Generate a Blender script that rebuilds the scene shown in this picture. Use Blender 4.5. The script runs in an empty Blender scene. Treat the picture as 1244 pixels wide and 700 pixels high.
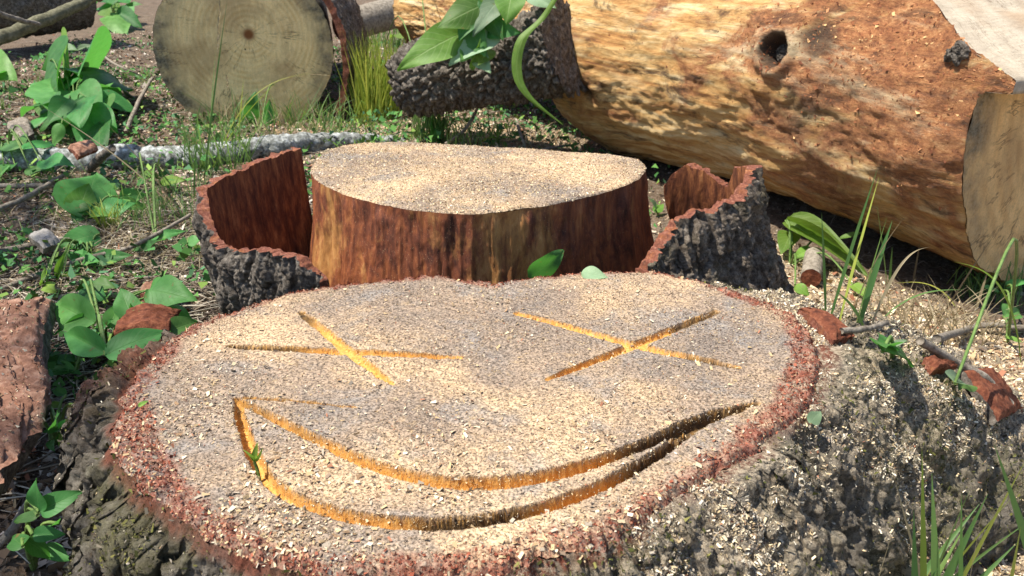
import bpy, bmesh, math, random
import numpy as np
from mathutils import Vector, Matrix

random.seed(7)
RNG = np.random.default_rng(7)
scene = bpy.context.scene
COL = scene.collection

# ---------------------------------------------------------------- camera
FPX, CX, CY = 1050.0, 622.0, 350.0
PITCH, CAMH = math.radians(22.0), 0.80
cam_d = bpy.data.cameras.new('camera')
cam = bpy.data.objects.new('camera', cam_d)
COL.objects.link(cam)
cam.location = (0, 0, CAMH)
cam.rotation_euler = (math.pi / 2 - PITCH, 0, 0)
cam_d.sensor_width = 36.0
cam_d.lens = FPX / 1244.0 * 36.0
cam_d.clip_start = 0.02
cam_d.clip_end = 500.0
cam_d.dof.use_dof = True
cam_d.dof.focus_distance = 1.25
cam_d.dof.aperture_fstop = 14.0
scene.camera = cam

# ---------------------------------------------------------------- sky, sun, exposure
SUN_AZ, SUN_EL = math.radians(101.0), math.radians(64.0)     # azimuth counted from straight ahead towards the left
SUN = Vector((-math.sin(SUN_AZ) * math.cos(SUN_EL), math.cos(SUN_AZ) * math.cos(SUN_EL), math.sin(SUN_EL)))
world = bpy.data.worlds.new('World')
scene.world = world
world.use_nodes = True
wn = world.node_tree
for n in list(wn.nodes):
    wn.nodes.remove(n)
sky = wn.nodes.new('ShaderNodeTexSky')
sky.sky_type = 'NISHITA'
sky.sun_disc = False
sky.sun_elevation = SUN_EL
sky.sun_rotation = -SUN_AZ
bg = wn.nodes.new('ShaderNodeBackground')
bg.inputs[1].default_value = 0.105
wo = wn.nodes.new('ShaderNodeOutputWorld')
wn.links.new(sky.outputs[0], bg.inputs[0])
wn.links.new(bg.outputs[0], wo.inputs[0])
sun_d = bpy.data.lights.new('sun', 'SUN')
sun_d.energy = 5.0
sun_d.angle = math.radians(0.55)
sun_d.color = (1.0, 0.93, 0.80)
sun = bpy.data.objects.new('sun', sun_d)
COL.objects.link(sun)
sun.location = SUN * 20
sun.rotation_euler = SUN.to_track_quat('Z', 'Y').to_euler()
scene.view_settings.view_transform = 'Standard'
scene.view_settings.look = 'None'
scene.view_settings.gamma = 1.0
scene.view_settings.use_curve_mapping = False
scene.view_settings.exposure = 0.88
scene.cycles.max_bounces = 8
scene.cycles.diffuse_bounces = 5
scene.cycles.transmission_bounces = 4
scene.cycles.transparent_max_bounces = 4

# ---------------------------------------------------------------- measuring helpers
_c, _s = math.cos(PITCH), math.sin(PITCH)
def ray(px, py):
    x = (px - CX) / FPX
    v = (py - CY) / FPX
    return np.array([x, _c - v * _s, -_s - v * _c])
def at(px, py, z):
    d = ray(px, py)
    return np.array([0, 0, CAMH]) + d * ((z - CAMH) / d[2])
def atD(px, py, D):
    d = ray(px, py)
    return np.array([0, 0, CAMH]) + d * (D / d[1])

# ---------------------------------------------------------------- numpy noise
_perm = RNG.permutation(512).astype(np.int64)
_grad = RNG.normal(size=(512, 3)); _grad /= np.linalg.norm(_grad, axis=1)[:, None]
def pnoise(p, seed=0):
    p = np.asarray(p, float) + seed * 17.31
    i = np.floor(p).astype(np.int64); f = p - i
    u = f * f * f * (f * (f * 6 - 15) + 10)
    out = 0
    for dx in (0, 1):
        wx = u[..., 0] if dx else 1 - u[..., 0]
        hx = _perm[(i[..., 0] + dx) & 511]
        for dy in (0, 1):
            wy = u[..., 1] if dy else 1 - u[..., 1]
            hy = _perm[(hx + i[..., 1] + dy) & 511]
            for dz in (0, 1):
                wz = u[..., 2] if dz else 1 - u[..., 2]
                g = _grad[_perm[(hy + i[..., 2] + dz) & 511]]
                out = out + wx * wy * wz * (g[..., 0] * (f[..., 0] - dx) + g[..., 1] * (f[..., 1] - dy) + g[..., 2] * (f[..., 2] - dz))
    return out * 1.6
def fbm(p, octv=4, seed=0, gain=0.5, ridged=False):
    a, s, tot = 1.0, 0, 0
    p = np.asarray(p, float)
    for o in range(octv):
        n = pnoise(p, seed + o * 3)
        if ridged: n = 1 - 2 * np.abs(n)
        s = s + a * n; tot += a
        a *= gain; p = p * 2.03
    return s / tot
def worley(p, seed=0):
    """distance to the nearest cell wall, for plated bark"""
    p = np.asarray(p, float) + seed * 7.77
    i = np.floor(p).astype(np.int64)
    f1 = np.full(p.shape[:-1], 9.0); f2 = f1.copy()
    for dx in (-1, 0, 1):
        for dy in (-1, 0, 1):
            for dz in (-1, 0, 1):
                h = _perm[(_perm[(_perm[(i[..., 0] + dx) & 511] + i[..., 1] + dy) & 511] + i[..., 2] + dz) & 511]
                c = i + np.array([dx, dy, dz]) + 0.5 + 0.62 * _grad[h]
                d = np.sqrt(((p - c) ** 2).sum(-1))
                f2 = np.where(d < f1, f1, np.minimum(f2, d)); f1 = np.minimum(f1, d)
    return f2 - f1
def sstep(a, b, x):
    t = np.clip((x - a) / (b - a), 0, 1)
    return t * t * (3 - 2 * t)
def V3(x, y, z=0.0):
    x, y, z = np.broadcast_arrays(np.asarray(x, float), np.asarray(y, float), np.asarray(z, float))
    return np.stack([x, y, z], -1)

# ---------------------------------------------------------------- mesh helpers
def grid_faces(nu, nv, wrap=False):
    iu = np.arange(nu if wrap else nu - 1); iv = np.arange(nv - 1)
    a, b = np.meshgrid(iu, iv, indexing='ij')
    a2 = (a + 1) % nu
    return np.stack([a * nv + b, a2 * nv + b, a2 * nv + b + 1, a * nv + b + 1], -1).reshape(-1, 4)
def make_mesh(name, verts, faces, attrs=None, smooth=True, mat_idx=None):
    verts = np.asarray(verts, np.float32).reshape(-1, 3)
    me = bpy.data.meshes.new(name)
    fl = [np.asarray(f, np.int32) for f in (faces if isinstance(faces, (list, tuple)) else [faces]) if len(f)]
    nl = sum(f.size for f in fl); nf = sum(len(f) for f in fl)
    me.vertices.add(len(verts)); me.loops.add(nl); me.polygons.add(nf)
    me.vertices.foreach_set('co', verts.ravel())
    me.loops.foreach_set('vertex_index', np.concatenate([f.ravel() for f in fl]))
    tot = np.concatenate([np.full(len(f), f.shape[1], np.int32) for f in fl])
    st = np.concatenate([[0], np.cumsum(tot)[:-1]]).astype(np.int32)
    me.polygons.foreach_set('loop_start', st)
    me.polygons.foreach_set('loop_total', tot)
    if smooth: me.polygons.foreach_set('use_smooth', np.ones(nf, bool))
    if mat_idx is not None: me.polygons.foreach_set('material_index', np.asarray(mat_idx, np.int32))
    for k, a in (attrs or {}).items():
        a = np.asarray(a, np.float32)
        if a.ndim == 1 or a.shape[-1] == 1:
            t = me.attributes.new(k, 'FLOAT', 'POINT'); t.data.foreach_set('value', a.ravel())
        elif a.shape[-1] == 3:
            t = me.attributes.new(k, 'FLOAT_VECTOR', 'POINT'); t.data.foreach_set('vector', a.ravel())
        else:
            t = me.attributes.new(k, 'FLOAT_COLOR', 'POINT'); t.data.foreach_set('color', a.ravel())
    me.update(calc_edges=True)
    me.validate()
    return me
def link(name, me, mat=None, parent=None):
    o = bpy.data.objects.new(name, me)
    if mat is not None and me is not None and not me.materials:
        for m in (mat if isinstance(mat, (list, tuple)) else [mat]): me.materials.append(m)
    COL.objects.link(o)
    if parent is not None:
        o.parent = parent
        r = parent; M = Matrix.Identity(4)
        while r is not None:
            M = Matrix.Translation(r.location) @ M if r.type == 'EMPTY' else M
            r = r.parent
        o.matrix_parent_inverse = M.inverted()
    return o
def obj(name, verts, faces, mat, parent=None, attrs=None, smooth=True):
    return link(name, make_mesh(name, verts, faces, attrs, smooth), mat, parent)
def tag(o, label=None, cat=None, group=None, kind=None):
    if label: o['label'] = label
    if cat: o['category'] = cat
    if group: o['group'] = group
    if kind: o['kind'] = kind
    return o
def thing(name, label, cat, loc, group=None):
    o = bpy.data.objects.new(name, None)
    o.empty_display_size = 0.05
    o.location = tuple(float(v) for v in loc)
    COL.objects.link(o)
    return tag(o, label, cat, group)
def compact(verts, faces, attrs=None):
    used, inv = np.unique(faces.ravel(), return_inverse=True)
    return verts[used], inv.reshape(faces.shape), {k: a[used] for k, a in (attrs or {}).items()}

# ---------------------------------------------------------------- material helper
class NB:
    def __init__(s, name):
        s.m = bpy.data.materials.new(name); s.m.use_nodes = True
        s.t = s.m.node_tree
        for n in list(s.t.nodes): s.t.nodes.remove(n)
    def n(s, typ, **kw):
        x = s.t.nodes.new(typ)
        for k, v in kw.items(): setattr(x, k, v)
        return x
    def put(s, sock, v):
        if isinstance(v, bpy.types.NodeSocket): s.t.links.new(v, sock)
        elif isinstance(v, (tuple, list)):
            sock.default_value = tuple(v) + ((1.0,) if len(v) == 3 and len(sock.default_value) == 4 else ())
        else: sock.default_value = v
    def attr(s, name, out='Fac'):
        return s.n('ShaderNodeAttribute', attribute_name=name).outputs[out]
    def pos(s): return s.n('ShaderNodeNewGeometry').outputs['Position']
    def objc(s): return s.n('ShaderNodeTexCoord').outputs['Object']
    def rnd(s): return s.n('ShaderNodeObjectInfo').outputs['Random']
    def scale(s, vec, sc):
        x = s.n('ShaderNodeMapping'); s.put(x.inputs['Vector'], vec); x.inputs['Scale'].default_value = sc
        return x.outputs[0]
    def noise(s, vec, scale, detail=4, rough=0.55, dist=0.0, out='Fac'):
        x = s.n('ShaderNodeTexNoise'); s.put(x.inputs['Vector'], vec)
        x.inputs['Scale'].default_value = scale; x.inputs['Detail'].default_value = detail
        x.inputs['Roughness'].default_value = rough; x.inputs['Distortion'].default_value = dist
        return x.outputs[out]
    def voro(s, vec, scale, feature='F1', out='Distance', rnd=1.0):
        x = s.n('ShaderNodeTexVoronoi', feature=feature); s.put(x.inputs['Vector'], vec)
        x.inputs['Scale'].default_value = scale; x.inputs['Randomness'].default_value = rnd
        return x.outputs[out]
    def ramp(s, fac, stops, interp='LINEAR'):
        x = s.n('ShaderNodeValToRGB'); s.put(x.inputs[0], fac)
        cr = x.color_ramp; cr.interpolation = interp
        while len(cr.elements) > 1: cr.elements.remove(cr.elements[-1])
        for i, (p, c) in enumerate(stops):
            e = cr.elements[0] if i == 0 else cr.elements.new(p)
            e.position = p
            e.color = (c, c, c, 1) if isinstance(c, (int, float)) else tuple(c) + (1,)
        return x.outputs[0]
    def mix(s, fac, a, b, mode='MIX'):
        x = s.n('ShaderNodeMix', data_type='RGBA', blend_type=mode)
        s.put(x.inputs[0], fac); s.put(x.inputs[6], a); s.put(x.inputs[7], b)
        return x.outputs[2]
    def math(s, op, a, b=0.0, clamp=False):
        x = s.n('ShaderNodeMath', operation=op, use_clamp=clamp)
        s.put(x.inputs[0], a); s.put(x.inputs[1], b)
        return x.outputs[0]
    def bump(s, h, strength=0.5, dist=0.01, prev=None):
        x = s.n('ShaderNodeBump'); s.put(x.inputs['Height'], h)
        x.inputs['Strength'].default_value = strength; x.inputs['Distance'].default_value = dist
        if prev is not None: s.put(x.inputs['Normal'], prev)
        return x.outputs[0]
    def out(s, col, rough=0.8, normal=None, spec=0.3, **kw):
        b = s.n('ShaderNodeBsdfPrincipled')
        s.put(b.inputs['Base Color'], col); s.put(b.inputs['Roughness'], rough)
        b.inputs['Specular IOR Level'].default_value = spec
        if normal is not None: s.put(b.inputs['Normal'], normal)
        for k, v in kw.items(): s.put(b.inputs[k], v)
        o = s.n('ShaderNodeOutputMaterial'); s.t.links.new(b.outputs[0], o.inputs[0])
        return s.m, b, o

def m_sawn_face():
    """sawn end grain under a felt of sawdust; 'groove' 0..1 fresh wood in the kerfs, 'rim' 0..1 red inner bark"""
    k = NB('sawn_end_grain'); p = k.pos()
    big = k.noise(p, 5.0, 3)
    fine = k.noise(k.scale(p, (1, 1, 0.3)), 330, 3, 0.7)
    mid = k.noise(p, 60, 5, 0.7)
    base = k.ramp(big, [(0.32, (0.19, 0.155, 0.13)), (0.47, (0.28, 0.21, 0.155)), (0.60, (0.44, 0.315, 0.20)), (0.7, (0.52, 0.38, 0.24))])
    spk = k.ramp(fine, [(0.38, 0.22), (0.5, 0.9), (0.60, 1.4)])
    c = k.mix(0.85, base, spk, 'MULTIPLY')
    cool = k.ramp(k.noise(p, 9.0, 5, 0.65, 0.6), [(0.52, 0.0), (0.66, 0.7)])
    c = k.mix(cool, c, k.mix(0.8, (0.22, 0.205, 0.195), spk, 'MULTIPLY'))
    c = k.mix(k.ramp(mid, [(0.55, 0.0), (0.75, 0.5)]), c, (0.52, 0.36, 0.19))
    rimc = k.ramp(k.noise(p, 120, 4, 0.7), [(0.3, (0.09, 0.028, 0.018)), (0.5, (0.20, 0.068, 0.045)), (0.7, (0.36, 0.19, 0.14))])
    rf = k.math('MULTIPLY', k.attr('rim'), k.ramp(k.noise(p, 34, 6, 0.8), [(0.38, 0.0), (0.56, 0.95)]), True)
    c = k.mix(rf, c, rimc)
    fibre = k.noise(k.scale(p, (1, 1, 0.35)), 230, 5, 0.75)
    fresh = k.ramp(fibre, [(0.3, (0.38, 0.16, 0.035)), (0.5, (0.58, 0.30, 0.075)), (0.7, (0.70, 0.44, 0.16))])
    kerf_dark = k.math('MULTIPLY', k.attr('kerf_dark'), k.ramp(k.noise(p, 90, 4), [(0.35, 1.0), (0.65, 0.8)]), True)
    fresh = k.mix(kerf_dark, fresh, (0.055, 0.036, 0.02))  # darker brown stretches of the saw cuts
    c = k.mix(k.attr('groove'), c, fresh)
    nb = k.bump(fine, 0.9, 0.0022)
    nb = k.bump(mid, 0.35, 0.004, nb)
    return k.out(c, 0.9, nb, 0.2)[0]
def m_bark_flank():
    """old stump bark: black-grey scales, olive moss, sawdust lodged in it"""
    k = NB('stump_bark'); p = k.pos()
    n1 = k.noise(p, 48, 9, 0.8)
    n2 = k.noise(p, 160, 5, 0.75)
    n3 = k.noise(p, 9, 4, 0.6)
    c = k.ramp(n1, [(0.3, (0.03, 0.024, 0.018)), (0.46, (0.10, 0.085, 0.068)), (0.58, (0.21, 0.185, 0.155)), (0.72, (0.36, 0.32, 0.27))])
    moss = k.ramp(n2, [(0.3, (0.028, 0.03, 0.008)), (0.55, (0.085, 0.085, 0.02)), (0.75, (0.19, 0.18, 0.055))])
    c = k.mix(k.math('MULTIPLY', k.attr('moss'), k.ramp(n3, [(0.42, 0.0), (0.58, 0.85)]), True), c, moss)
    redc = k.ramp(n2, [(0.3, (0.07, 0.02, 0.012)), (0.6, (0.24, 0.075, 0.045))])
    c = k.mix(k.attr('red'), c, redc)
    dust = k.ramp(n2, [(0.32, (0.20, 0.15, 0.10)), (0.5, (0.44, 0.36, 0.26)), (0.68, (0.68, 0.58, 0.43))])
    df = k.math('MULTIPLY', k.attr('dust'), k.ramp(k.noise(p, 95, 7, 0.85), [(0.46, 0.0), (0.54, 0.9)]), True)
    c = k.mix(df, c, dust)
    nb = k.bump(n1, 0.8, 0.012)
    nb = k.bump(n2, 0.8, 0.004, nb)
    return k.out(c, 0.92, nb, 0.2)[0]
def m_red_wood():
    """side of the debarked stump: wet red-brown cambium with vertical streaks"""
    k = NB('cambium_side'); p = k.pos()
    st = k.noise(k.scale(p, (1, 1, 0.3)), 30, 7, 0.75, 0.5)
    st2 = k.noise(k.scale(p, (1, 1, 0.16)), 150, 4, 0.7)
    big = k.math('ADD', k.noise(k.scale(p, (1, 1, 0.55)), 11, 5, 0.7, 0.4), k.math('SUBTRACT', k.math('MULTIPLY', k.attr('gold'), 0.26), 0.09))
    c = k.ramp(st, [(0.34, (0.04, 0.013, 0.008)), (0.46, (0.13, 0.038, 0.018)), (0.55, (0.23, 0.07, 0.027)), (0.70, (0.40, 0.16, 0.05))])
    gold = k.ramp(st, [(0.32, (0.16, 0.06, 0.018)), (0.5, (0.40, 0.19, 0.055)), (0.66, (0.55, 0.32, 0.12))])
    c = k.mix(k.ramp(big, [(0.54, 0.0), (0.66, 0.75)]), c, gold)
    c = k.mix(k.ramp(st2, [(0.58, 0.0), (0.72, 0.6)]), c, (0.032, 0.013, 0.008))
    c = k.mix(k.ramp(k.noise(p, 420, 2, 0.6), [(0.66, 0.0), (0.71, 0.8)]), c, (0.48, 0.30, 0.16))
    nb = k.bump(st2, 0.4, 0.003); nb = k.bump(st, 0.4, 0.005, nb)
    return k.out(c, 0.62, nb, 0.35)[0]
def m_dark_bark(name='dark_bark', tint=(1, 1, 1), moss=0.0):
    k = NB(name); p = k.pos()
    n1 = k.noise(p, 62, 9, 0.82)
    v = k.voro(k.scale(p, (1, 1, 0.4)), 70, 'F1')
    n2 = k.noise(p, 190, 4, 0.7)
    c = k.ramp(n1, [(0.30, (0.026, 0.020, 0.016)), (0.45, (0.085, 0.070, 0.058)), (0.56, (0.20, 0.175, 0.15)), (0.70, (0.40, 0.365, 0.325))])
    c = k.mix(1.0, c, tint, 'MULTIPLY')
    if moss: c = k.mix(k.ramp(k.noise(p, 14, 4), [(0.5, 0.0), (0.64, moss)]), c, (0.09, 0.10, 0.03))
    nb = k.bump(n1, 0.9, 0.009); nb = k.bump(v, 0.6, 0.008, nb); nb = k.bump(n2, 0.6, 0.003, nb)
    return k.out(c, 0.9, nb, 0.25)[0]
def m_inner_bark():
    """inner face and broken edge of loose bark: red-brown, fibrous"""
    k = NB('inner_bark'); p = k.pos()
    st = k.noise(k.scale(p, (1, 1, 0.22)), 50, 8, 0.78, 0.3)
    n2 = k.noise(p, 210, 4, 0.7)
    c = k.ramp(st, [(0.32, (0.030, 0.011, 0.007)), (0.46, (0.13, 0.040, 0.018)), (0.57, (0.27, 0.095, 0.035)), (0.70, (0.48, 0.22, 0.085))])
    rim = k.ramp(n2, [(0.3, (0.07, 0.02, 0.012)), (0.52, (0.19, 0.062, 0.038)), (0.75, (0.40, 0.21, 0.14))])
    c = k.mix(k.math('MULTIPLY', k.attr('edge'), k.ramp(k.noise(p, 45, 4, 0.7), [(0.38, 0.15), (0.56, 1.0)])), c, rim)
    nb = k.bump(st, 0.8, 0.007); nb = k.bump(n2, 0.5, 0.003, nb)
    return k.out(c, 0.78, nb, 0.3)[0]
def m_log_wood():
    """debarked trunk: 'grain' = straightened coordinates with the trunk along z"""
    k = NB('debarked_wood'); g = k.attr('grain', 'Vector')
    fib = k.noise(k.scale(g, (1, 1, 0.13)), 26, 10, 0.70, 0.35)
    fine = k.noise(k.scale(g, (1, 1, 0.10)), 240, 4, 0.75)
    patch = k.noise(k.scale(g, (1, 1, 0.6)), 5.2, 6, 0.68, 0.8)
    flake = k.noise(k.scale(g, (1, 1, 0.55)), 46, 8, 0.82, 0.15)
    wood = k.ramp(fib, [(0.30, (0.18, 0.065, 0.018)), (0.41, (0.48, 0.235, 0.07)), (0.52, (0.66, 0.41, 0.16)), (0.66, (0.82, 0.65, 0.38))])
    red = k.ramp(flake, [(0.30, (0.05, 0.017, 0.009)), (0.43, (0.20, 0.065, 0.024)), (0.55, (0.40, 0.165, 0.062)), (0.70, (0.64, 0.38, 0.18))])
    pf = k.math('ADD', k.math('ADD', patch, k.math('MULTIPLY', flake, 0.22)), k.math('SUBTRACT', k.math('MULTIPLY', k.attr('red'), 0.25), 0.11))
    c = k.mix(k.ramp(pf, [(0.51, 0.0), (0.62, 0.95)]), wood, red)
    line = k.ramp(k.noise(k.scale(g, (1, 1, 0.05)), 30, 6, 0.6, 0.2), [(0.488, 0.0), (0.5, 0.75), (0.512, 0.0)])
    c = k.mix(k.math('MULTIPLY', line, k.ramp(k.noise(g, 6, 3), [(0.48, 0.0), (0.58, 1.0)])), c, (0.07, 0.03, 0.014))
    drk = k.math('MULTIPLY', k.ramp(k.noise(k.scale(g, (1, 1, 0.4)), 13, 6, 0.75, 0.6), [(0.54, 0.0), (0.66, 0.85)]), 1.0)
    c = k.mix(drk, c, (0.06, 0.026, 0.012))
    pale = k.ramp(k.noise(k.scale(g, (1, 1, 0.35)), 5, 7, 0.72, 0.5), [(0.55, 0.0), (0.66, 0.7)])
    c = k.mix(k.math('MULTIPLY', pale, k.ramp(fib, [(0.4, 0.2), (0.6, 1.0)])), c, (0.80, 0.67, 0.43))
    c = k.mix(k.attr('dark'), c, k.ramp(flake, [(0.35, (0.02, 0.012, 0.008)), (0.65, (0.10, 0.055, 0.03))]))
    nb = k.bump(fib, 0.8, 0.014); nb = k.bump(flake, 0.9, 0.014, nb); nb = k.bump(fine, 0.5, 0.004, nb)
    return k.out(c, 0.6, nb, 0.35)[0]
def m_end_grain(name, light, dark, ring=150.0, grey=0.0):
    """sawn log end: 'radial' = distance from the pith in metres, 'edge' = weathered sapwood"""
    k = NB(name); p = k.pos()
    r = k.attr('radial')
    wob = k.noise(p, 7, 3)
    rr = k.math('ADD', k.math('MULTIPLY', r, ring), k.math('MULTIPLY', wob, 9.0))
    w = k.math('ADD', k.math('MULTIPLY', k.math('SINE', rr), 0.5), 0.5)
    fine = k.noise(p, 210, 4, 0.75)
    saw = k.noise(k.scale(k.attr('grain', 'Vector'), (1, 0.22, 1)), 60, 6, 0.75, 0.8)
    c = k.mix(k.math('MULTIPLY', w, k.ramp(k.noise(p, 11, 4), [(0.38, 0.05), (0.65, 0.6)])), light, dark)
    c = k.mix(0.4, c, k.ramp(fine, [(0.34, 0.6), (0.55, 1.2)]), 'MULTIPLY')
    c = k.mix(0.5, c, k.ramp(saw, [(0.34, 0.72), (0.6, 1.2)]), 'MULTIPLY')
    spk = k.noise(k.attr('spoke', 'Vector'), 2.6, 5, 0.7)
    crack = k.math('MULTIPLY', k.ramp(spk, [(0.485, 0.0), (0.5, 1.0), (0.515, 0.0)]), k.ramp(k.noise(p, 6.0, 3), [(0.46, 0.0), (0.56, 0.8)]))
    c = k.mix(crack, c, (0.10, 0.06, 0.03))
    c = k.mix(k.ramp(k.noise(p, 4.5, 4, 0.6), [(0.5, 0.0), (0.66, 0.45)]), c, (0.30, 0.17, 0.08))
    e = k.math('MULTIPLY', k.attr('edge'), k.ramp(k.noise(p, 16, 4), [(0.35, 0.35), (0.6, 1.0)]), True)
    c = k.mix(e, c, k.ramp(k.noise(p, 130, 4, 0.7), [(0.35, (0.06, 0.052, 0.035)), (0.65, (0.22, 0.20, 0.15))]))
    c = k.mix(k.attr('pith'), c, (0.22, 0.085, 0.03))
    nb = k.bump(fine, 0.7, 0.003); nb = k.bump(saw, 0.5, 0.004, nb)
    return k.out(c, 0.85, nb, 0.2)[0]
def m_plain_bark(name, a, b, c3, sc=40, stretch=(1, 1, 1), rough=0.85):
    k = NB(name); p = k.pos()
    n1 = k.noise(k.scale(p, stretch), sc, 6, 0.7); n2 = k.noise(p, sc * 5, 4, 0.7)
    c = k.ramp(n1, [(0.32, a), (0.5, b), (0.70, c3)])
    nb = k.bump(n1, 0.8, 0.006); nb = k.bump(n2, 0.5, 0.002, nb)
    return k.out(c, rough, nb, 0.25)[0]
def m_leaf(name, a, b, tr, vein=(0.16, 0.30, 0.10)):
    k = NB(name); uv = k.attr('leaf_uv', 'Vector')
    p = k.pos()
    sep = k.n('ShaderNodeSeparateXYZ'); k.put(sep.inputs[0], uv)
    u, v = sep.outputs[0], sep.outputs[1]
    av = k.math('ABSOLUTE', v)
    # side veins sweep towards the tip from the midrib
    ph = k.math('SINE', k.math('MULTIPLY', k.math('SUBTRACT', u, k.math('MULTIPLY', av, 0.34)), 52.0))
    side = k.ramp(ph, [(0.90, 0.0), (1.0, 0.55)])
    midr = k.ramp(av, [(0.0, 1.0), (0.05, 0.0)])
    vv = k.math('MAXIMUM', side, midr)
    n1 = k.noise(p, 30, 4, 0.6)
    c = k.mix(k.ramp(n1, [(0.35, 0.0), (0.65, 1.0)]), a, b)
    hv = k.n('ShaderNodeHueSaturation'); k.put(hv.inputs['Color'], c)
    k.put(hv.inputs['Value'], k.math('ADD', k.math('MULTIPLY', k.rnd(), 0.75), 0.55))
    k.put(hv.inputs['Hue'], k.math('ADD', k.math('MULTIPLY', k.noise(k.n('ShaderNodeObjectInfo').outputs['Location'], 31.0, 1), 0.14), 0.41))
    c = hv.outputs[0]
    c = k.mix(k.math('MULTIPLY', vv, 0.45), c, vein)
    c = k.mix(k.ramp(k.noise(p, 75, 3), [(0.66, 0.0), (0.71, 0.8)]), c, (0.17, 0.11, 0.04))
    nb = k.bump(k.math('MULTIPLY', vv, -1.0), 0.35, 0.002)
    m, b, o = k.out(c, 0.52, nb, 0.28)
    t = k.n('ShaderNodeBsdfTranslucent'); k.put(t.inputs[0], k.mix(0.6, c, tr))
    ms = k.n('ShaderNodeMixShader'); ms.inputs[0].default_value = 0.38
    k.t.links.new(b.outputs[0], ms.inputs[1]); k.t.links.new(t.outputs[0], ms.inputs[2]); k.t.links.new(ms.outputs[0], o.inputs[0])
    return m
def m_blade(name, a, b, tr):
    k = NB(name)
    f = k.attr('tone')
    c = k.mix(f, a, b)
    m, bs, o = k.out(c, 0.5, None, 0.3)
    t = k.n('ShaderNodeBsdfTranslucent'); k.put(t.inputs[0], k.mix(0.5, c, tr))
    ms = k.n('ShaderNodeMixShader'); ms.inputs[0].default_value = 0.4
    k.t.links.new(bs.outputs[0], ms.inputs[1]); k.t.links.new(t.outputs[0], ms.inputs[2]); k.t.links.new(ms.outputs[0], o.inputs[0])
    return m
def m_chips(name='wood_chips'):
    k = NB(name)
    c = k.attr('tint', 'Color')
    return k.out(c, 0.85, None, 0.2)[0]
def m_ground():
    k = NB('forest_floor'); p = k.pos()
    n1 = k.noise(p, 16, 6, 0.72); n2 = k.noise(p, 95, 5, 0.75)
    soil = k.ramp(n2, [(0.28, (0.03, 0.022, 0.015)), (0.45, (0.11, 0.085, 0.062)), (0.58, (0.23, 0.195, 0.155)), (0.74, (0.40, 0.36, 0.31))])
    leafy = k.ramp(n1, [(0.35, (0.035, 0.022, 0.013)), (0.55, (0.13, 0.08, 0.05)), (0.72, (0.26, 0.20, 0.15))])
    c = k.mix(0.5, soil, leafy)
    dust = k.ramp(n2, [(0.30, (0.07, 0.05, 0.035)), (0.46, (0.25, 0.19, 0.13)), (0.58, (0.44, 0.35, 0.25)), (0.72, (0.62, 0.53, 0.40))])
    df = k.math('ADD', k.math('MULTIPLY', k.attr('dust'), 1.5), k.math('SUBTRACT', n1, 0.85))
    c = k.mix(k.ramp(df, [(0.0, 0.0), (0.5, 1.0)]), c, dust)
    nb = k.bump(n1, 0.8, 0.02); nb = k.bump(n2, 0.9, 0.007, nb)
    return k.out(c, 0.95, nb, 0.15)[0]

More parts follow.
